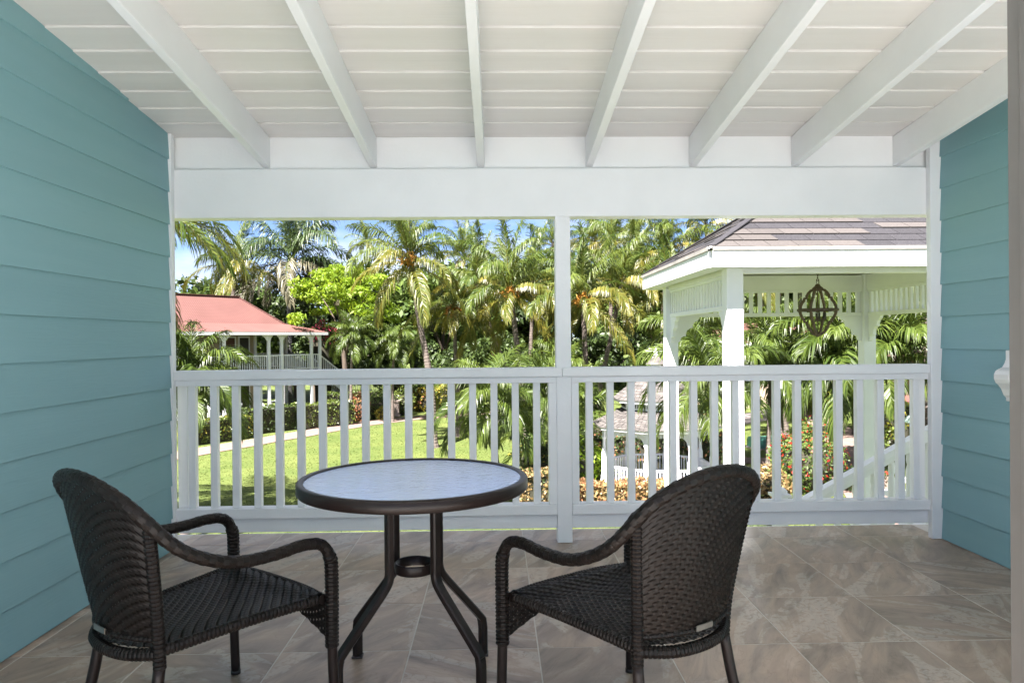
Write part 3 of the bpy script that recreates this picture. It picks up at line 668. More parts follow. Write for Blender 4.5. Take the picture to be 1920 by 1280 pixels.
mb.tube([(.014, 0, .29), (.014, 0, .335), (-.014, 0, .335), (-.014, 0, .29)], .004, 6)
mb.tube([(0, 0, .70), (0, 0, 1.25)], .004, 6)
mb.build('chain', M['rust'], cl)

cl.scale = (CH_S,) * 3
# outdoor stair railing beyond the right end
st = thing('stair', 'white outdoor stair with sloping balustrade below the right railing end', 'stair', (2.5, 5.35, 0))
SLP = .55
top = lambda x: .135 + SLP * x
mb = MB(); mb.bar((-.35, 0, top(-.35)), (1.5, 0, top(1.5)), .085, .05); mb.build('handrail', WO, st, .004)
mb = MB(); mb.bar((-.35, 0, top(-.35) - .05), (1.5, 0, top(1.5) - .05), .05, .04); mb.build('handrail', WO, st, .003)
mb = MB(); mb.bar((-.35, 0, top(-.35) - .83), (1.5, 0, top(1.5) - .83), .05, .24); mb.build('stringer', WO, st)
for i in range(11):
    x = -.10 + i * .137; z1 = top(x) - .075; z0 = top(x) - .70
    mb = MB(); mb.lathe([(.018, z0), (.024, z0 + .08), (.017, z0 + .11), (.026, z0 + .30), (.026, z1 - .14), (.017, z1 - .10), (.024, z1 - .07), (.02, z1)], 12, c=(x, 0, 0)); mb.build('turned_baluster', WO, st)
mb = MB(); mb.box(-.44, -.35, -.045, .045, -1.6, .06); mb.build('newel_post', WO, st, .004)
mb = MB(); mb.box(-.46, -.33, -.065, .065, .06, .08); mb.lathe([(.05, .08), (.055, .10), (.03, .125), (0, .13)], 12, c=(-.395, 0, 0)); mb.build('newel_cap', WO, st)
for i in range(10):
    x = 1.4 - i * .19; z = top(x) - .80
    mb = MB(); mb.box(x - .14, x + .14, .03, .95, z - .04, z); mb.build('tread', WO, st)

# ------------------------------------------------------------------ octagonal bandstand on the lawn
bs = thing('bandstand', 'white octagonal bandstand with two tier cedar shingle roof on the lawn', 'gazebo', (5.12, 23.1, ZG))
def octp(r, k, z, off=.5): a = 2 * PI * (k + off) / 8; return Vector((r * math.cos(a), r * math.sin(a), z))
random.seed(9)
mb = MB()
for k in range(8): mb.add([octp(1.85, k, .0), octp(1.85, k + 1, 0), octp(1.85, k + 1, .22), octp(1.85, k, .22), (0, 0, .22)], [(0, 1, 2, 3), (3, 2, 4)])
mb.build('deck', WO, bs)
for k in range(8):
    p = octp(1.72, k, 0)
    mb = MB(); mb.lathe([(.11, .22), (.11, .36), (.085, .38), (.085, 1.10), (.07, 1.14), (.055, 1.2), (.05, 1.52), (.07, 1.56), (.085, 1.62), (.06, 1.66), (.075, 1.98)], 12, c=(p.x, p.y, 0)); mb.build('post', WO, bs)
    a, b = octp(1.72, k, 0), octp(1.72, k + 1, 0); d = (b - a)
    if k != 3:
        for z in (.33, .86): 
            mb = MB(); mb.bar(a + Vector((0, 0, z)), b + Vector((0, 0, z)), .06, .06); mb.build('rail', WO, bs)
        for i in range(1, 13):
            q = a + d * (i / 13); mb = MB(); mb.bar(q + Vector((0, 0, .36)), q + Vector((0, 0, .83)), .04, .03, up=(1, 0, 0)); mb.build('baluster', WO, bs)
    mb = MB(); mb.bar(octp(1.72, k, 2.02), octp(1.72, k + 1, 2.02), .09, .12); mb.build('beam', WO, bs)
    mb = MB()
    for i in range(1, 18):
        q = a + d * (i / 18); mb.box(q.x - .02, q.x + .02, q.y - .02, q.y + .02, 1.84, 1.955)
    o = mb.build('spindle_frieze', WO, bs); o['kind'] = 'stuff'
    for s, (e0, e1) in ((1, (a, b)), (-1, (b, a))):
        dd = (e1 - e0).normalized(); mb = MB(); n_ = dd.cross(Vector((0, 0, 1))) * .015
        arc = [(0.06, 1.95), (.06, 1.6), (.08, 1.6), (.11, 1.72), (.18, 1.80), (.27, 1.86), (.34, 1.90), (.36, 1.95)]
        v = [e0 + dd * x + n_ + Vector((0, 0, z)) for x, z in arc] + [e0 + dd * x - n_ + Vector((0, 0, z)) for x, z in arc]
        m_ = len(arc); mb.add(v, [tuple(range(m_)), tuple(range(2 * m_ - 1, m_ - 1, -1))] + [(i, m_ + i, m_ + (i + 1) % m_, (i + 1) % m_) for i in range(m_)]); mb.build('post_bracket', WO, bs)
    mb = MB(); mb.bar(octp(2.04, k, 2.06), octp(2.04, k + 1, 2.06), .03, .08); mb.build('eave_board', WO, bs)
    mb = MB(); mb.bar(octp(1.12, k, 2.72), octp(1.12, k + 1, 2.72), .03, .26); mb.build('lantern_panel', WO, bs)
    mb = MB()
    for i in range(1, 10):
        q = octp(1.135, k, 2.72).lerp(octp(1.135, k + 1, 2.72), i / 10); mb.box(q.x - .018, q.x + .018, q.y - .018, q.y + .018, 2.66, 2.76)
    o = mb.build('lattice_opening', M['dark'], bs); o['kind'] = 'stuff'
    mb = MB(); mb.bar(octp(1.15, k, 2.56), octp(1.15, k + 1, 2.56), .05, .07); mb.build('flashing', M['asphalt'], bs)
    mb = MB(); mb.bar(octp(1.36, k, 2.86), octp(1.36, k + 1, 2.86), .03, .07); mb.build('eave_board', WO, bs)
def shakes(r0, z0, r1, z1, rows, name):
    for k in range(8):
        mb = MB()
        for r in range(rows):
            t0, t1 = r / rows, min(1, (r + 1.25) / rows)
            n = max(2, int(.78 * (r0 + (r1 - r0) * t0) / .16)); 
            for i in range(n):
                jit = random.uniform(-.012, .012); tA = max(0, t0 + random.uniform(-.2, .2) / rows * .5)
                def P(u, t, l): 
                    rr = r0 + (r1 - r0) * t; zz = z0 + (z1 - z0) * t + l
                    return octp(rr, k, zz).lerp(octp(rr, k + 1, zz), u)
                u0, u1 = i / n + .01, (i + 1) / n - .01; th = random.uniform(.02, .04)
                v = [P(u0, tA, .004), P(u1, tA, .004), P(u1, tA, th), P(u0, tA, th), P(u1, t1, .006), P(u0, t1, .006)]
                mb.add(v, [(0, 1, 2, 3), (3, 2, 4, 5), (0, 3, 5), (1, 4, 2)])
        o = mb.build(name, M['cedar'], bs); o['kind'] = 'stuff'
    mb = MB()
    for k in range(8): mb.add([octp(r0, k, z0), octp(r0, k + 1, z0), octp(r1, k + 1, z1), octp(r1, k, z1)], [(0, 1, 2, 3)])
    mb.build('roof_board', M['cedar'], bs)
shakes(2.10, 2.09, 1.13, 2.56, 9, 'shakes')
shakes(1.42, 2.90, .20, 3.85, 11, 'shakes')
mb = MB(); mb.lathe([(.17, 3.80), (.17, 4.0), (.21, 4.02)], 8, smooth=False); mb.build('cupola', WO, bs)
mb = MB(); mb.lathe([(.34, 4.0), (.20, 4.14), (.05, 4.28)], 8, smooth=False); mb.build('cupola_roof', M['cedar'], bs)
mb = MB(); mb.lathe([(.06, 4.27), (.08, 4.30), (.04, 4.33), (.07, 4.37), (.07, 4.41), (.03, 4.44), (.045, 4.48), (0, 4.55)], 12); mb.build('finial', WO, bs)

# ------------------------------------------------------------------ house with red roof
hs = thing('red_roof_house', 'two storey house with red metal roof and white verandas at left', 'house', (-11.2, 46.5, ZG), math.atan2(.8, .6))
mb = MB(); mb.box(-18, -3.3, 2.2, 7.0, 0, 5.62); mb.build('wall', M['cream'], hs)
mb = MB(); mb.box(-18, .1, -.1, 2.19, 2.82, 3.0); mb.box(-3.29, .1, 2.191, 7, 2.82, 3.0); mb.build('upper_deck', M['tan'], hs)
mb = MB(); mb.box(-18, .12, -.13, -.1005, 2.80, 2.98); mb.build('deck_fascia', M['tan'], hs)
mb = MB(); mb.box(-18, .1, -.1, 2.19, 0, .42); mb.build('lower_deck', M['grey_stone'], hs)
cols = [-.05, -.72, -2.95, -3.86, -6.8, -9.6, -12.4, -15.2]
for c in cols:
    mb = MB(); mb.box(c - .075, c + .075, -.075, .075, 0.42, 5.2); mb.build('column', WO, hs)
for y_ in (3.4, 6.8):
    mb = MB(); mb.box(-.125, .025, y_ - .075, y_ + .075, 0, 5.2); mb.build('column', WO, hs)
mb = MB(); mb.box(-18, .05, -.05, .05, 5.2, 5.36); mb.box(-.10, .04, .051, 7, 5.2, 5.36); mb.build('veranda_beam', WO, hs)
for a, b in zip(cols[1:], cols[:-1]):
    for c, s in ((a + .075, 1), (b - .075, -1)):
        if b - a < 1.2: wq = .22
        else: wq = .35
        q = [(0, 0), (0, -.35), (s * .04, -.33), (s * wq * .5, -.16), (s * wq, -.05), (s * wq, 0)]
        mb = MB(); mb.prism([(c + x, 5.198 + z) for x, z in q], 'y', -.03, .03); mb.build('arch_bracket', WO, hs)
    for z in (3.10, 3.95):
        mb = MB(); mb.box(a + .076, b - .076, -.03, .03, z, z + .06); mb.build('rail', WO, hs)
    n = max(3, int((b - a) / .14))
    mb = MB(); mb.box(-.017, .017, -.017, .017, 3.16, 3.95); bm = mb.mesh('baluster', WO)
    for i in range(1, n): place('baluster', bm, hs, (a + (b - a) * i / n, 0, 0))
mb2 = MB(); mb2.box(-.017, .017, -.017, .017, 3.16, 3.95); bm = mb2.mesh('baluster', WO)
for z in (3.10, 3.95):
    mb = MB(); mb.box(-.08, -.02, 1.5, 6.8, z, z + .06); mb.build('rail', WO, hs)
for i in range(1, 38): place('baluster', bm, hs, (-.05, 1.5 + i * .14, 0))
# lower X railing
for a, b in ((-3.86, -2.95), (-6.8, -5.6), (-9.6, -8.6), (-12.4, -11.3), (-11.1, -9.8)):
    mb = MB(); mb.bar((a + .08, 0, .50), (b - .08, 0, 1.20), .04, .05); mb.bar((a + .08, .005, 1.20), (b - .08, .005, .50), .04, .05); mb.bar((a + .08, 0, 1.26), (b - .08, 0, 1.26), .06, .06); mb.build('cross_railing', WO, hs)
for xs_ in (-4.6, -7.9, -10.7):
    for q in (0, 1.1):
        mb = MB(); mb.bar((xs_ + q, -.1, 1.3), (xs_ + q, -1.3, .75), .06, .07); mb.build('stair_rail', WO, hs)
        for i in range(8):
            y_ = -.15 - i * .15; z = 1.28 + (y_ + .1) * .458; mb = MB(); mb.box(xs_ + q - .02, xs_ + q + .02, y_ - .02, y_ + .02, max(0, z - .85), z); mb.build('baluster', WO, hs)
# doors, windows on the front wall
for zf in (.42, 3.0):
    for x0, x1, m_ in ((-4.35, -3.75, 'dark'), (-5.6, -4.7, 'door'), (-8.3, -7.3, 'dark'), (-10.4, -9.5, 'door'), (-13, -12, 'dark'), (-15.6, -14.6, 'door')):
        mb = MB(); mb.box(x0 - .1, x1 + .1, 2.15, 2.199, zf, zf + 2.15); f = mb.build('door_frame', WO, hs)
        mb = MB(); mb.box(x0, x1, 2.13, 2.149, zf + .02, zf + 2.05); mb.build('door_panel', M[m_], f)
mb = MB(); mb.box(-3.35, -3.2, 2.10, 2.199, 3.0, 5.3); mb.build('corner_board', WO, hs)
# roof: veranda skirt then steep hip
O = (-19, .35, -.35, 7.35, 5.38); Kk = (-19, -1.55, 1.55, 5.45, 5.92); Rg = (-19, -3.55, 3.5, 3.5, 7.62)
def ring(t): x0, x1, y0, y1, z = t; return [(x0, y0, z), (x1, y0, z), (x1, y1, z), (x0, y1, z)]
for a, b in ((O, Kk), (Kk, Rg)):
    A, B = ring(a), ring(b)
    for i in (0, 1, 2):
        P = [Vector(A[i]), Vector(A[i + 1]), Vector(B[i + 1]), Vector(B[i])]
        L = (P[1] - P[0]).length; n = int(L / .13); mb = MB(); v = []
        nr = (P[1] - P[0]).cross(P[3] - P[0]).normalized()
        ed = (P[1] - P[0]).normalized()
        # corrugated sheet: vertical corrugations clipped by the hip line
        e0, e1 = 0.0, L; f0 = (P[3] - P[0]).dot(ed); f1 = (P[2] - P[0]).dot(ed)
        up = (P[3] - P[0]) - ed * f0
        for k_ in range(2 * n + 1):
            s = L * k_ / (2 * n); hgt = 1.0
            if s < f0: hgt = s / max(f0, 1e-6)
            if s > f1: hgt = (L - s) / max(L - f1, 1e-6)
            lift = nr * (.022 if k_ % 2 else 0)
            v += [P[0] + ed * s + lift, P[0] + ed * s + up * hgt + lift]
        mb.add(v, [(k_ * 2, k_ * 2 + 2, k_ * 2 + 3, k_ * 2 + 1) for k_ in range(2 * n)]); mb.build('corrugated_roof', M['red_roof'], hs)
mb = MB(); mb.bar((-19, 3.5, 7.64), (-3.5, 3.5, 7.64), .3, .05); mb.bar((-3.55, 3.5, 7.64), (-1.55, 1.55, 5.95), .2, .04); mb.build('ridge_cap', M['red_roof'], hs)
mb = MB(); mb.box(-18, .33, -.37, -.30, 5.20, 5.37); mb.box(.30, .37, -.295, 7.35, 5.20, 5.37); mb.build('gutter', WO, hs)
# outside stair
def flight(p0, p1, wd, n):
    p0, p1 = Vector(p0), Vector(p1); d = p1 - p0; h = Vector((d.x, d.y, 0)).normalized(); s = Vector((-h.y, h.x, 0))
    for q in (0, 1):
        a, b = p0 + s * wd * q, p1 + s * wd * q; U = Vector((0, 0, .95))
        mb = MB(); mb.bar(a + U, b + U, .06, .07); mb.build('stair_rail', WO, hs)
        mb = MB(); mb.bar(a - Vector((0, 0, .1)), b - Vector((0, 0, .1)), .05, .26); mb.build('stringer', WO, hs)
        for i in range(n + 1):
            c = a.lerp(b, i / n); mb = MB(); mb.box(c.x - .018, c.x + .018, c.y - .018, c.y + .018, c.z + .05, c.z + .93); mb.build('baluster', WO, hs)
    mb = MB()
    for i in range(n): c = p0.lerp(p1, (i + .5) / n); mb.bar(c, c + s * wd, .26, .04)
    mb.build('treads', M['grey_stone'], hs)
flight((.12, .25, 3.0), (2.6, .25, 1.35), 1.1, 16)
mb = MB(); mb.box(2.6, 4.0, .1, 1.5, 1.18, 1.34); mb.build('landing', WO, hs)
flight((4.0, .25, 1.34), (6.1, .25, 0.05), 1.1, 13)
mb = MB(); mb.box(2.65, 3.95, .15, 1.45, 0, 1.17); mb.build('landing_base', M['cream'], hs)

# far red roofed houses on the right
def small_house(label, loc, rz, w_, d_, h_, wallm):
    t = thing('red_roof_house', label, 'house', (*loc, ZG), rz)
    mb = MB(); mb.box(-w_, w_, -d_, d_, 0, h_); mb.build('wall', M[wallm], t)
    mb = MB(); e = .6; v = [(-w_ - e, -d_ - e, h_ - .05), (w_ + e, -d_ - e, h_ - .05), (w_ + e, d_ + e, h_ - .05), (-w_ - e, d_ + e, h_ - .05), (-w_ + d_, 0, h_ + d_ * .55), (w_ - d_, 0, h_ + d_ * .55)]
    mb.add(v, [(0, 1, 5, 4), (1, 2, 5), (2, 3, 4, 5), (3, 0, 4), (3, 2, 1, 0)]); mb.build('roof', M['red_roof'], t)
    mb = MB(); mb.bar((-w_ - e, -d_ - e - .02, h_ - .1), (w_ + e, -d_ - e - .02, h_ - .1), .04, .2); mb.build('fascia', WO, t)
    for x in (-w_ * .6, -w_ * .1, w_ * .45):
        mb = MB(); mb.box(x - .6, x + .6, -d_ - .05, -d_ - .001, .9, 2.3); f = mb.build('window', WO, t)
        mb = MB(); mb.box(x - .5, x + .5, -d_ - .06, -d_ - .051, 1.0, 2.2); mb.build('pane', M['dark'], f)
    return t
small_house('small house with red roof glimpsed behind the pavilion palm trunks', (19.5, 52), rad(8), 5, 2.6, 4.4, 'cream')
small_house('rose walled house with red roof at the far right edge', (27.5, 43), rad(12), 4, 2.4, 3.7, 'rose')

# ------------------------------------------------------------------ foliage builders
def leafcloud(n, shape, size, seed, mi=0, aspect=1.6):
    """shape(rng,n)->points,normals ; quads as bent leaves"""
    rng = np.random.default_rng(seed); P, Nn = shape(rng, n)
    d = rng.normal(size=(n, 3)); d += Nn * .3; d /= np.linalg.norm(d, axis=1, keepdims=True)
    nn = Nn * .9 + rng.normal(size=(n, 3)) * .75; nn /= np.linalg.norm(nn, axis=1, keepdims=True)
    t = np.cross(nn, d); t /= np.maximum(np.linalg.norm(t, axis=1, keepdims=True), 1e-6); d = np.cross(t, nn)
    s = size * rng.uniform(.6, 1.35, (n, 1)); l = s * aspect
    a = P - d * l * .5; b = P + t * s * .4 - nn * s * .08; c = P + d * l * .5 - nn * s * .15; e = P - t * s * .4 - nn * s * .08
    V = np.stack([a, b, c, e], 1).reshape(-1, 3)
    return V
def cloud_mesh(name, parts, mats):
    vs = []; fs = []; mi = []; b = 0
    for V, m in parts:
        k = len(V) // 4; vs.append(V); mi += [m] * k
        fs.append(np.arange(b, b + 4 * k).reshape(-1, 4)); b += 4 * k
    V = np.concatenate(vs); F = np.concatenate(fs)
    me = bpy.data.meshes.new(name); me.from_pydata(V.tolist(), [], F.tolist())
    for m in mats: me.materials.append(m)
    me.polygons.foreach_set('material_index', mi); me.update(); return me
def clumps(cent, rad_, flat=1.0):
    cent = np.array(cent); rad_ = np.array(rad_)
    def f(rng, n):
        i = rng.integers(0, len(cent), n); q = rng.normal(size=(n, 3)); q /= np.linalg.norm(q, axis=1, keepdims=True)
        rr = rad_[i][:, None] * rng.uniform(.35, 1.0, (n, 1)) ** .6
        q2 = q * np.array([1, 1, flat])
        return cent[i] + q2 * rr, q
    return f
def crown_centres(rng, n, R, H, zc_):
    c = []; r = []
    while len(c) < n:
        p = rng.uniform(-1, 1, 3)
        l = np.linalg.norm(p)
        if l > 1 or l < .45: continue
        if p[2] < -.55: continue
        c.append((p[0] * R, p[1] * R, zc_ + p[2] * H)); r.append(rng.uniform(.16, .34) * R)
    return c, r
def boxshape(x, y, z0, z1):
    def f(rng, n):
        a = np.array([2 * y * (z1 - z0) * 2, 2 * x * (z1 - z0) * 2, 4 * x * y * 1.3]); k = rng.choice(3, n, p=a / a.sum())
        P = rng.uniform(-1, 1, (n, 3)) * np.array([x, y, (z1 - z0) / 2]) + np.array([0, 0, (z0 + z1) / 2]); Nn = np.zeros((n, 3))
        sg = rng.choice([-1, 1], n)
        P[k == 0, 0] = sg[k == 0] * x; Nn[k == 0, 0] = sg[k == 0]
        P[k == 1, 1] = sg[k == 1] * y; Nn[k == 1, 1] = sg[k == 1]
        P[k == 2, 2] = z1; Nn[k == 2, 2] = 1
        wob = np.sin(P[:, 0] * 3.1) * np.sin(P[:, 1] * 2.7 + 1) * np.sin(P[:, 2] * 4 + 2) * .1
        P += Nn * (wob[:, None] - rng.uniform(0, .1, (n, 1))); 
        return P, Nn
    return f
def ball(rx, ry, rz, zc_):
    def f(rng, n):
        q = rng.normal(size=(n, 3)); q /= np.linalg.norm(q, axis=1, keepdims=True)
        wob = 1 + .14 * np.sin(q[:, 0] * 5 + 1) * np.sin(q[:, 1] * 4 + 2) + .1 * np.sin(q[:, 2] * 7)
        P = q * np.array([rx, ry, rz]) * (wob * rng.uniform(.72, 1.0, n))[:, None] + np.array([0, 0, zc_]); return P, q
    return f
def hedge(label, loc, rz, x, y, h, leaf='hedge', n=2200, size=.085, leaf2=None, cat='hedge', seed=1, group=None):
    t = thing('hedge', label, cat, (loc[0], loc[1], ZG), rz, group)
    V = leafcloud(n, boxshape(x, y, .12, h), size, seed); parts = [(V, 0)]; mats = [L_[leaf]]
    if leaf2: parts.append((leafcloud(n // 5, boxshape(x * 1.02, y * 1.02, .3, h * 1.02), size, seed + 50), 1)); mats.append(L_[leaf2])
    place('foliage', cloud_mesh('hedge_foliage', parts, mats), t)
    mb = MB(); mb.box(-x + .1, x - .1, -y + .1, y - .1, 0, h - .12); mb.build('dark_core', M['hedge_core'], t)  # solid dark box added inside so light does not pass through
    return t
def bush(label, loc, rx, ry, rz, leaf, n=1500, size=.1, leaf2=None, frac=.15, seed=1, cat='shrub', name='shrub', zc_=None, group=None):
    t = thing(name, label, cat, (loc[0], loc[1], ZG), 0, group)
    zc_ = rz * .85 if zc_ is None else zc_
    parts = [(leafcloud(n, ball(rx, ry, rz, zc_), size, seed), 0)]; mats = [L_[leaf]]
    if leaf2: parts.append((leafcloud(int(n * frac), ball(rx * 1.05, ry * 1.05, rz * 1.05, zc_), size, seed + 9), 1)); mats.append(L_[leaf2])
    place('foliage', cloud_mesh('shrub_foliage', parts, mats), t)
    mb = MB(); mb.lathe([(0, .02), (rx * .5, .02), (rx * .66, zc_), (rx * .4, zc_ + rz * .5), (0, zc_ + rz * .55)], 10); mb.build('dark_core', M['hedge_core'], t)  # solid dark filler added to block light between the leaves
    return t
crown_me = {}
def crown(kind, seed):
    if (kind, seed) in crown_me: return crown_me[(kind, seed)]
    rng = np.random.default_rng(seed + 100)
    if kind == 'lime':
        c = []; r = []
        for i in range(60):
            a = rng.uniform(0, 2 * PI); q = math.sqrt(rng.uniform(0, 1)); zz = .42 * (1 - q * q) + rng.uniform(-.10, .06)
            if rng.uniform() < .4: zz -= rng.uniform(.15, .6)
            c.append((q * math.cos(a), q * math.sin(a), zz)); r.append(rng.uniform(.16, .30))
        V = leafcloud(9000, clumps(c, r, .4), .036, seed, aspect=2.8)
        me = cloud_mesh('crown', [(V, 0)], [L_['lime']])
    else:
        c, r = crown_centres(rng, 42, 1, .8, .0)
        V = leafcloud(5200, clumps(c, r, .75), .075, seed); me = cloud_mesh('crown', [(V, 0)], [L_[kind]])
    crown_me[(kind, seed)] = me; return me
def tree(label, x, y, R, H, kind='dark', seed=0, cat='tree', group='broadleaf trees behind the palms', trunk_r=.2):
    t = thing('broadleaf_tree', label, cat, (x, y, ZG), seed * 1.3, group)
    rng = random.Random(seed * 7 + int(x * 10))
    if kind == 'lime':
        place('crown', crown('lime', seed), t, (0, 0, H - .48 * R), (0, 0, seed), R)
        zt = H - R * .5
    else:
        place('crown', crown(kind, seed % 4), t, (0, 0, H - R * .78), (0, 0, seed * 2.1), (R, R, R))
        zt = H - R * .6
    mb = MB(); P = spline([(0, 0, 0), (.1, .05, zt * .3), (-.05, .1, zt * .55), (0, 0, zt * .8)], 5); N = len(P)
    mb.tube(P, lambda i, k: trunk_r * (1.25 - .75 * i / N) * (1 + .08 * math.sin(k * 2.1)), 8)
    for q in range(5):
        a = q * 1.26 + rng.random(); mb.tube(spline([(0, 0, zt * .5), (R * .25 * math.cos(a), R * .25 * math.sin(a), zt * .78), (R * .62 * math.cos(a), R * .62 * math.sin(a), zt)], 4), lambda i, k: trunk_r * .45 * (1 - i / 11), 6)
    mb.build('trunk', M['bark'], t)
    return t

# palm fronds
frond_me = {}
def frond(kind, cls, seed):
    key = (kind, cls, seed)
    if key in frond_me: return frond_me[key]
    rng = random.Random(hash((kind, cls, seed)) % 99991 if False else (len(kind) * 131 + cls * 17 + seed * 7 + ord(kind[0])))
    S = {'coco': (4.0, 66, .90, .042, 20), 'adon': (1.9, 56, .60, .028, 16), 'royal': (3.9, 76, .80, .044, 20), 'fan': (1.5, 34, .5, .035, 12)}[kind]
    L, n, ll, lw, ns = S
    table = {'coco': [(84, 36), (66, 66), (48, 92), (26, 98), (4, 80), (-22, 58)], 'adon': [(82, 75), (66, 110), (48, 125), (28, 120), (10, 105), (-10, 80)],
             'royal': [(86, 30), (64, 70), (42, 100), (22, 105), (0, 85), (-28, 55)], 'fan': [(80, 40), (60, 70), (42, 80), (22, 80), (6, 70), (-10, 50)]}
    e0, bend = table[kind][cls]; e0 += rng.uniform(-6, 6); bend += rng.uniform(-10, 10)
    L *= rng.uniform(.9, 1.08); side = rng.uniform(-.10, .10)
    pts = []; p = Vector((0, .05, 0)); T = []
    for i in range(ns + 1):
        s = i / ns; e = rad(e0 - bend * s ** 1.25); d = Vector((side * s * 1.6, math.cos(e), math.sin(e))).normalized(); pts.append(p.copy()); T.append(d); p = p + d * (L / ns)
    mats = {'coco': ['coco', 'coco', 'coco', 'coco', 'coco_y', 'coco_y'], 'adon': ['adon'] * 6, 'royal': ['royal', 'royal', 'royal', 'royal', 'royal_d', 'royal_d'], 'fan': ['adon'] * 6}[kind][cls]
    if kind == 'coco' and seed == 1 and cls == 3: mats = 'coco_y'
    mb = MB(); mb.tube(pts, lambda i, k: (.032 if kind != 'adon' else .018) * (1.05 - i / ns), 4, mi=1)
    droop = {'coco': .62, 'adon': .50, 'royal': .60, 'fan': .3}[kind]
    for k in range(n * 2):
        sgn = 1 if k % 2 else -1; s = .10 + .89 * ((k // 2) + rng.uniform(0, .7)) / n
        if s > .995: s = .995
        f = s * ns; i = min(int(f), ns - 1); P = pts[i].lerp(pts[i + 1], f - i); t = T[i].lerp(T[i + 1], f - i).normalized()
        X = t.cross(Vector((0, 0, 1))); X = X.normalized() if X.length > .05 else Vector((1, 0, 0)); up = X.cross(t)
        fa = rad(28 + 40 * s); l = ll * (.45 + .75 * math.sin(PI * min(1, .12 + s * .82))) * rng.uniform(.82, 1.12)
        if s > .85: l *= 1 - (s - .85) * 2.2
        vee = rng.uniform(-.05, .5)
        if kind == 'royal': vee = rng.uniform(-.5, .8)
        d = (X * sgn * math.cos(fa) + t * math.sin(fa) + up * vee).normalized()
        g = Vector((0, 0, -1))
        d2 = (d * (1 - droop) + g * droop * rng.uniform(.45, 1.3) + t * .1).normalized(); d3 = (d2 * .62 + g * .55).normalized()
        wv = (t - d * t.dot(d)); wv = wv.normalized() if wv.length > .05 else up
        wv = (wv + up * rng.uniform(-.5, .5)).normalized() * lw * rng.uniform(.8, 1.15)
        a = P; b = P + d * l * .36; c = b + d2 * l * .36; e = c + d3 * l * .3
        mb.add([a - wv * .3, a + wv * .3, b + wv * .5, b - wv * .5, c + wv * .42, c - wv * .42, e], [(0, 1, 2, 3), (3, 2, 4, 5), (5, 4, 6)])
    me = mb.mesh('frond', [L_[mats], L_['coco_y'] if kind == 'coco' else L_['adon']]); frond_me[key] = me; return me
def trunk_mesh(h, lean, r0, r1, ringstep=.14, curve=.35):
    P = spline([(0, 0, -.1), (lean[0] * curve * .4, lean[1] * curve * .4, h * .33), (lean[0] * .62, lean[1] * .62, h * .68), (lean[0], lean[1], h)], 10)
    P = resample(P, ringstep * .5); N = len(P); mb = MB()
    def rf(i, k):
        s = i / N; r = r0 + (r1 - r0) * min(1, s * 1.6); r += r0 * .55 * max(0, 1 - s * h / .5) ** 2
        return r * (1.04 if i % 2 else .96)
    mb.tube(P, rf, 10, smooth=False); return mb
def palm(label, x, y, h, lean=(0, 0), kind='coco', nf=20, scale=1.0, seed=0, trunk_r=.14, cat='palm tree', group='palms beyond the lawn', fruit=False, cls=None, rz=0.0, name=None):
    nm = name or {'coco': 'coconut_palm', 'adon': 'christmas_palm', 'royal': 'royal_palm', 'fan': 'young_palm'}[kind]
    t = thing(nm, label, cat, (x - lean[0], y - lean[1], ZG), 0, group)
    rng = random.Random(seed)
    trunk_mesh(h, lean, trunk_r * 1.15, trunk_r * .8).build('trunk', M['trunk_pale'] if kind == 'royal' else M['trunk'], t)
    hc = h
    if kind in ('adon', 'royal'):
        q = .55 if kind == 'adon' else 1.2
        mb = MB(); mb.lathe([(trunk_r * .9, -.05), (trunk_r * 1.15, q * .25), (trunk_r * .7, q * .8), (trunk_r * .3, q)], 10, c=(lean[0], lean[1], h)); mb.build('crownshaft', M['shaft'], t); hc = h + q * .8
    for i in range(nf):
        c = min(5, int(6 * (i + rng.uniform(-.6, .6)) / nf)); c = max(0, c)
        if cls: c = cls[i % len(cls)]
        az = i * 2.39996 + rng.uniform(-.25, .25) + rz
        place('frond', frond(kind, c, rng.randint(0, 1)), t, (lean[0] + .06 * math.cos(az + PI / 2), lean[1] + .06 * math.sin(az + PI / 2), hc - i * .018), (rng.uniform(-.08, .08), rng.uniform(-.25, .25), az), scale * rng.uniform(.88, 1.1))
    if fruit:
        V = leafcloud(140, ball(.42, .42, .30, 0), .09, seed, aspect=5); place('fruit_stalk', cloud_mesh('fruit_stalk', [(V, 0)], [L_['fruit']]), t, (lean[0], lean[1] - .1, h - .22))
        for q in range(5):
            a = q * 1.3; mb = MB(); mb.lathe([(0, -.13), (.08, -.09), (.105, 0), (.07, .09), (0, .13)], 8, c=(lean[0] + .26 * math.cos(a), lean[1] + .26 * math.sin(a), h - .3)); mb.build('coconut', M['shaft'], t)
    return t
Z = -ZG
# coconut palms (crown x, y, crown world z)
C = 1.0
palm('tall coconut palm with a ringed leaning trunk standing on the open lawn', -3.87, 32.9, 5.08 + Z, (-1.05, .2), 'coco', 26, .86, 1, .16, fruit=True)
palm('coconut palm with yellow hanging fronds left of the railing post', .68, 34, 3.6 + Z, (-.7, .2), 'coco', 22, .88, 2, .16, fruit=True)
palm('slender grey trunked coconut palm behind the yellow fronded one', -1.0, 38.5, 4.2 + Z, (-2.0, .3), 'coco', 18, .8, 3, .15)
palm('short yellowing coconut palm just right of the tall lawn palm', -2.1, 36.2, 2.85 + Z, (-.2, 0), 'coco', 18, .70, 4, .12, fruit=True, cls=[1, 2, 3, 4, 3, 5, 4, 2, 4])
palm('coconut palm with pale straight trunk just right of the railing post', 4.0, 33, 3.2 + Z, (-.15, 0), 'coco', 22, .84, 5, .15, fruit=True)
palm('coconut palm with trunk leaning right beside the pavilion eave', 6.3, 36, 4.1 + Z, (1.3, .2), 'coco', 20, .82, 6, .14)
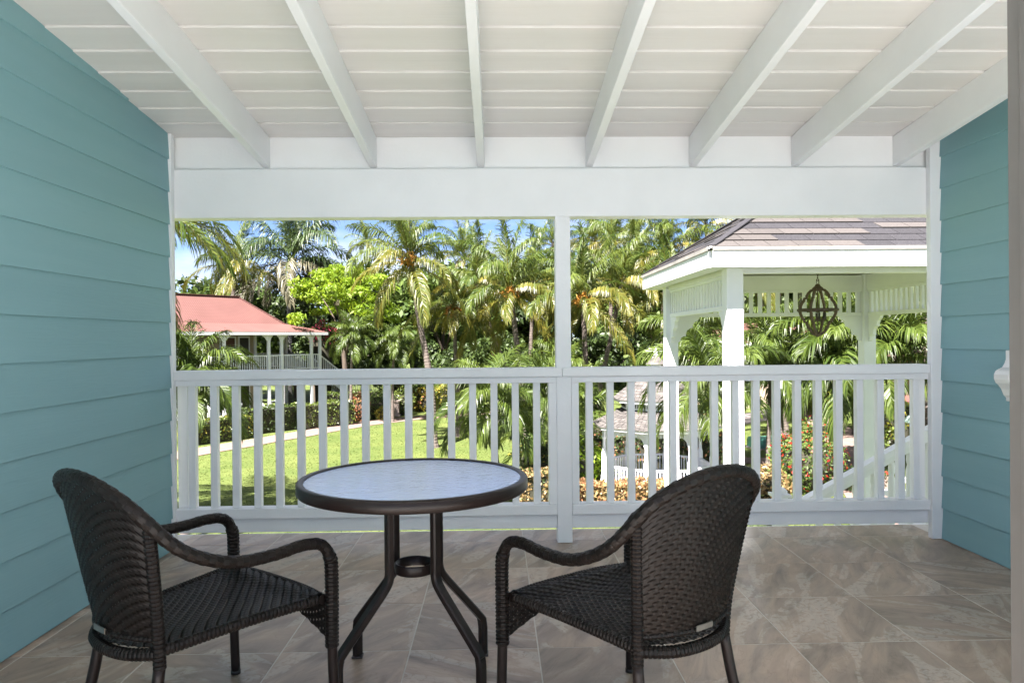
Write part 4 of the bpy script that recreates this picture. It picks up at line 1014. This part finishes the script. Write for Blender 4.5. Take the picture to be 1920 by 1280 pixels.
palm('tall coconut palm rising behind the pavilion roof corner', 9.9, 42, 6.4 + Z, (.3, 0), 'coco', 20, .92, 7, .15)
palm('high coconut palm crown against the sky right of the post', 7.3, 45, 7.4 + Z, (.3, .2), 'coco', 20, .9, 8, .15)
palm('big royal palm with grey drooping fronds above the red roof', -15.1, 54, 6.4 + Z, (.3, 0), 'royal', 24, 1.6, 9, .30)
palm('coconut palm with yellow fronds behind the red roof ridge', -18.5, 52, 6.6 + Z, (.6, .2), 'coco', 20, 1.02, 10, .16, cls=[0, 1, 2, 4, 3, 1, 4, 3, 5])
palm('dark overhanging coconut palm at the upper left corner of the view', -10.2, 18.2, 4.4 + Z, (.4, 0), 'coco', 24, .95, 11, .16, cls=[1, 2, 3, 3, 4, 5, 4, 3])
palm('small far palm top against the sky above the lime green tree', -13.1, 75, 11.4 + Z, (0, 0), 'coco', 14, .7, 12, .12)
palm('far coconut palm top between two nearer crowns left of the post', -2.6, 62, 8.6 + Z, (.4, 0), 'coco', 18, .95, 13, .14)
palm('far coconut palm top third from the post on its right', 8.6, 62, 9.8 + Z, (.3, 0), 'coco', 18, .9, 14, .14)
palm('far coconut palm top directly right of the railing post', 4.8, 60, 9.2 + Z, (-.3, 0), 'coco', 18, .85, 15, .14)
palm('far coconut palm top left of the pavilion roof', 11.8, 60, 9.4 + Z, (.3, 0), 'coco', 18, .95, 16, .14)
palm('far coconut palm top showing above the pavilion roof slope', 17.0, 58, 10.4 + Z, (.3, 0), 'coco', 18, .95, 17, .14)
palm('coconut palm with leaning trunk seen through the pavilion left', 12.9, 36, 5.2 + Z, (-1.2, .1), 'coco', 20, .85, 18, .15)
palm('straight coconut palm seen through the pavilion beside the leaning one', 15.4, 39, 6.3 + Z, (.2, .1), 'coco', 20, .85, 19, .17)
palm('coconut palm trunk seen through the pavilion behind the chandelier', 17.9, 42, 6.0 + Z, (.4, .1), 'coco', 20, .85, 20, .18)
palm('rough trunked coconut palm at the right end beside the wall', 16.3, 27.5, 6.0 + Z, (-.3, .1), 'coco', 20, .9, 31, .17)
palm('coconut palm with fronds hanging behind the right side valance', 22.5, 40, 4.0 + Z, (.4, .1), 'coco', 18, .9, 32, .15)
palm('coconut palm in the background gap behind the short yellow palm', 2.2, 42, 4.6 + Z, (.3, 0), 'coco', 18, .85, 33, .14)
palm('coconut palm behind the pavilion eave with long trailing fronds', 9.0, 37.5, 3.6 + Z, (.3, .1), 'coco', 18, .85, 34, .14)
# christmas palms
palm('bushy christmas palm in front of the red roofed house at left', -7.45, 18, .0 + Z, (.25, 0), 'adon', 32, .84, 21, .085)
palm('christmas palm with hanging fronds at the centre behind the table', -.09, 21.3, -.98 + Z, (-.13, 0), 'adon', 22, 1.0, 22, .075)
palm('second christmas palm behind the post beside the central one', 1.42, 23.5, -1.0 + Z, (.1, 0), 'adon', 22, 1.0, 23, .075)
palm('small leaning palm on the far lawn beside the curved path', -1.78, 37.5, -1.45 + Z, (-.05, 0), 'adon', 16, .9, 24, .10)
palm('christmas palm under the lime green tree, left of the pair', -8.3, 42, 1.15 + Z, (.1, 0), 'adon', 26, .88, 25, .09)
palm('christmas palm under the lime green tree, right of the pair', -6.05, 43, .65 + Z, (.1, 0), 'adon', 26, .88, 26, .08)
palm('christmas palm leaning over the octagonal bandstand roof', 5.26, 17.6, -.2 + Z, (-.15, 0), 'adon', 20, .95, 27, .075)
palm('christmas palm framed by the left pavilion arch', 6.7, 25, .75 + Z, (0, 0), 'adon', 20, 1.15, 28, .08)
palm('large lush palm filling the view under the chandelier', 12.2, 26, .15 + Z, (.1, 0), 'adon', 32, 1.55, 29, .085)
palm('lush palm left of the chandelier beyond the pavilion', 10.3, 27, -.1 + Z, (.1, 0), 'adon', 30, 1.4, 30, .085)
palm('lush palm right of the inner pavilion post', 14.1, 25, .15 + Z, (.05, 0), 'adon', 30, 1.45, 35, .085)
palm('thin trunked palm standing on the right lawn by the road', 16.5, 42.4, .2 + Z, (0, 0), 'adon', 18, 1.2, 36, .12)
palm('palm with a leaning pale trunk on the right lawn', 13.4, 34.9, -.2 + Z, (-.7, 0), 'adon', 18, 1.15, 37, .11)
palm('palm with a dark curved trunk on the right lawn', 16.6, 40.9, -.4 + Z, (-.6, 0), 'adon', 18, 1.1, 38, .10)
palm('slim palm standing behind the red flowering bush', 14.94, 34.05, -.3 + Z, (-.2, 0), 'adon', 18, 1.1, 39, .10)
palm('palm beside the right footpath with a shaded trunk', 17.4, 35.2, .0 + Z, (-.2, 0), 'adon', 20, 1.25, 40, .11)
palm('young palm with spreading blades at the foot of the central palms', 2.2, 26.5, -2.0 + Z, (0, 0), 'fan', 20, 1.3, 41, .08)
palm('young bright palm in the bed left of the bandstand', 3.2, 29.5, -1.6 + Z, (0, 0), 'fan', 20, 1.4, 42, .08)
palm('young palm below the coconut palms right of the post', 2.9, 31.5, -.9 + Z, (0, 0), 'adon', 20, 1.25, 43, .09)

# broadleaf trees
tree('lime green flat topped tree between the royal palm and the tall lawn palm', -9.7, 47, 3.3, 9.5, 'lime', 1, group=None)
random.seed(77)
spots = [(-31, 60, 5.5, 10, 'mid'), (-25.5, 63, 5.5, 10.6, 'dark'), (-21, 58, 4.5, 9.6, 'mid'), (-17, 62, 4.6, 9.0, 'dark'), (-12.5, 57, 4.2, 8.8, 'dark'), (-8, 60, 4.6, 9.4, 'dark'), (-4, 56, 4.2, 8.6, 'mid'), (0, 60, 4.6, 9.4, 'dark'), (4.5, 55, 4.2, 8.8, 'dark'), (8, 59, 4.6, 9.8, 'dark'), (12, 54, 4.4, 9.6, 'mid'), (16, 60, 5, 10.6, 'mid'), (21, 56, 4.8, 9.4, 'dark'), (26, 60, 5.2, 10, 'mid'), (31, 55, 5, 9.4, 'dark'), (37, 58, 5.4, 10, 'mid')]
names = ['left of the red house ridge', 'behind the red roof at left', 'behind the yellow frond palm', 'behind the royal palm trunk', 'between royal palm and lime tree', 'behind the lime green tree', 'behind the tall lawn palm', 'left of the railing post', 'directly behind the railing post', 'right of the railing post', 'beside the pavilion eave', 'behind the pavilion left arch', 'behind the pavilion chandelier', 'behind the inner pavilion post', 'behind the right valance', 'near the right wall']
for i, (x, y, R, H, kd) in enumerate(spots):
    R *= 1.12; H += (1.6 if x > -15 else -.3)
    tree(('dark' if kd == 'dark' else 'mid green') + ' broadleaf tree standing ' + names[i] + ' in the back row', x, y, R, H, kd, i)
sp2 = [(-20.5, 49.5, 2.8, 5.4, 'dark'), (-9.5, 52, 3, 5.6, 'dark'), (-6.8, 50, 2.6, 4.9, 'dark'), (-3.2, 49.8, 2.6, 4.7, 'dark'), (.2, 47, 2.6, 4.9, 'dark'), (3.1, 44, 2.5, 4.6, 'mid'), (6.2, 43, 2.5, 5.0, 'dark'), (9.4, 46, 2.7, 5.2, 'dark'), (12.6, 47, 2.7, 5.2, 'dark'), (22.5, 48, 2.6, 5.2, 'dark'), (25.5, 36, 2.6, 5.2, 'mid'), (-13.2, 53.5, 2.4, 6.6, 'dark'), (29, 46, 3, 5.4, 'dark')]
n2 = ['behind the house roof', 'under the lime green tree', 'behind the pair of christmas palms', 'behind the lawn palm trunk', 'beyond the small leaning palm', 'below the yellow fronded palm', 'behind the pale straight trunk', 'behind the palm leaning right', 'left of the pavilion front post', 'behind the chandelier palms', 'beside the rose walled house', 'between the red roof end and the lime tree', 'behind the rose walled house']
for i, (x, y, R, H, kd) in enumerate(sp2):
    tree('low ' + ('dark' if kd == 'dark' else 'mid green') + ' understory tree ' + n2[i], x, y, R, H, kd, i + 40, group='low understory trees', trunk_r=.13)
V = []
rngw = np.random.default_rng(4)
cc = [(x, 82 + rngw.uniform(-6, 6), ZG + rngw.uniform(2.5, 12.0)) for x in np.arange(-90, 95, 2.2) for _ in range(2)]
o = place('distant_woodland', cloud_mesh('woodland', [(leafcloud(26000, clumps(cc, [rngw.uniform(2.0, 3.4) for _ in cc], .8), .42, 8), 0)], [L_['dark']])); tag(o, 'distant wooded belt closing the garden behind all the trees', 'woodland', kind='stuff')

# hedges and shrubs
d1 = math.atan2(.8, .6)
hedge('clipped green hedge nearest the left post below the house veranda', (-13.6, 35.4), d1, 1.7, .55, 1.15, seed=1, leaf2='gold')
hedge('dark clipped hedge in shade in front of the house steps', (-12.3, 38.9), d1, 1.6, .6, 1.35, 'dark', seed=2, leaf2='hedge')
hedge('dense green hedge block beside the house corner column', (-9.7, 41.0), d1 - .15, 1.7, .6, 1.4, seed=3)
hedge('rear clipped hedge under the outside stair landing', (-9.2, 46.2), d1 - .3, 1.9, .5, 1.6, seed=4)
bush('copper red croton shrub beside the path under the stair', (-8.35, 43.6), .75, .7, .95, 'croton_red', 1300, .09, seed=5, leaf2='hedge')
bush('rounded bright green shrub right of the copper croton', (-7.35, 45.0), .85, .8, .95, 'mid', 1400, .08, seed=6)
bush('spreading green shrub at the foot of the house stair', (-6.2, 46.9), 1.0, .9, .95, 'hedge', 1500, .09, seed=7)
bush('low yellow green plant edging the path by the stair', (-6.9, 44.2), .5, .45, .45, 'gold', 500, .09, seed=8, leaf2='mid')
bush('golden croton shrub left of the tall lawn palm trunk', (-4.9, 49.2), 1.1, .9, 1.05, 'gold', 1400, .11, seed=9, leaf2='croton_red')
bush('large yellow green shrub right of the tall lawn palm trunk', (-3.0, 47.2), 1.25, 1.1, 1.35, 'gold', 1800, .10, seed=10, leaf2='mid', frac=.5)
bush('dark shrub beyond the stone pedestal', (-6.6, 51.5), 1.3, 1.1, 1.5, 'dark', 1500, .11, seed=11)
bush('pink bougainvillea shrub behind the house roof end', (-11.6, 48.8), 1.0, .9, .8, 'mid', 1000, .1, seed=12, leaf2='pink', frac=.6, zc_=5.3, cat='shrub')
hedge('dry brown leaved hedge in front of the bandstand', (4.6, 20.3), .0, 2.3, .42, .82, 'hedge_br', 5200, .075, 'croton_red', seed=13)
hedge('brown hedge segment left of the bandstand behind the post', (1.35, 19.6), .1, .75, .5, 1.3, 'hedge_br', 1800, .075, 'dark', seed=14)
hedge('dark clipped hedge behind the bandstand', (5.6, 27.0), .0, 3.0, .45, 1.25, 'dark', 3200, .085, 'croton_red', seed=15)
bush('large bush covered in red flowers beside the right path', (9.7, 22.4), 1.15, 1.05, 1.15, 'mid', 3600, .07, seed=16, leaf2='flower', frac=.16)
bush('brown leaved bush at the left foot of the red flowering one', (8.0, 21.0), .65, .6, .62, 'hedge_br', 1300, .075, seed=17, leaf2='hedge')
bush('low dark flowering bush by the stair newel post', (11.4, 22.2), .7, .6, .55, 'dark', 1000, .07, seed=18, leaf2='flower', frac=.08)
hedge('broad leaved clipped hedge at the right end near the wall', (18.3, 31.4), .1, 2.0, .6, 1.9, 'hedge', 2600, .12, 'gold', seed=19)
bush('bright green shrub left of the bandstand steps', (2.8, 24.6), .9, .8, .8, 'lime', 1300, .09, seed=20)
bush('red flowering shrub behind the bandstand rail', (7.6, 28.4), 1.1, .9, 1.3, 'mid', 1500, .09, seed=21, leaf2='flower', frac=.2)
bush('croton shrub by the far right path', (19.4, 43), .8, .8, 1.2, 'gold', 1200, .1, seed=22, leaf2='croton_red')
bush('low green shrub below the christmas palm at the centre', (1.5, 24.8), 1.0, .9, .9, 'dark', 1300, .09, seed=23, leaf2='gold')

# small garden objects
pd = thing('stone_pedestal', 'pale stone pedestal standing beside the path near the house stair', 'pedestal', (-6.37, 46.1, ZG))
mb = MB(); mb.box(-.27, .27, -.27, .27, 0, .12); mb.build('base', M['pink_stone'], pd, .01)
mb = MB(); mb.box(-.2, .2, -.2, .2, .12, .92); mb.build('shaft', M['pink_stone'], pd, .01)
mb = MB(); mb.box(-.26, .26, -.26, .26, .92, 1.02); mb.build('top_slab', M['pink_stone'], pd, .01)
ub = thing('utility_box', 'low green utility cabinet on the right lawn', 'utility box', (11.8, 31.3, ZG), .1)
mb = MB(); mb.prism([(-.45, 0), (.45, 0), (.45, .38), (.3, .5), (-.3, .5), (-.45, .38)], 'x', -.75, .75); mb.build('cabinet', M['green_box'], ub, .02)
mb = MB(); mb.box(-.8, .8, -.5, .5, -.02, .06); mb.build('plinth', M['road'], ub)
lp = thing('path_light', 'mushroom shaped pale green path light by the right hedge', 'path light', (16.6, 28.6, ZG))
mb = MB(); mb.tube([(0, 0, 0), (0, 0, 1.45)], .04, 10); mb.build('pole', M['green_box'], lp)
M['dome'] = mat('pale_green_dome', (.45, .62, .55), .4)
mb = MB(); mb.lathe([(.26, 1.38), (.25, 1.5), (.18, 1.62), (.08, 1.68), (0, 1.69)], 18); mb.lathe([(.26, 1.38), (0, 1.40)], 18); mb.build('dome_shade', M['dome'], lp)
bl = thing('boulder', 'smooth grey boulder beyond the small leaning palm', 'boulder', (.6, 42.5, ZG))
mb = MB(); mb.lathe([(0, .75), (.4, .68), (.75, .42), (.85, .1), (.7, -.1)], 12); mb.build('stone', M['grey_stone'], bl).scale = (1.6, .9, 1)
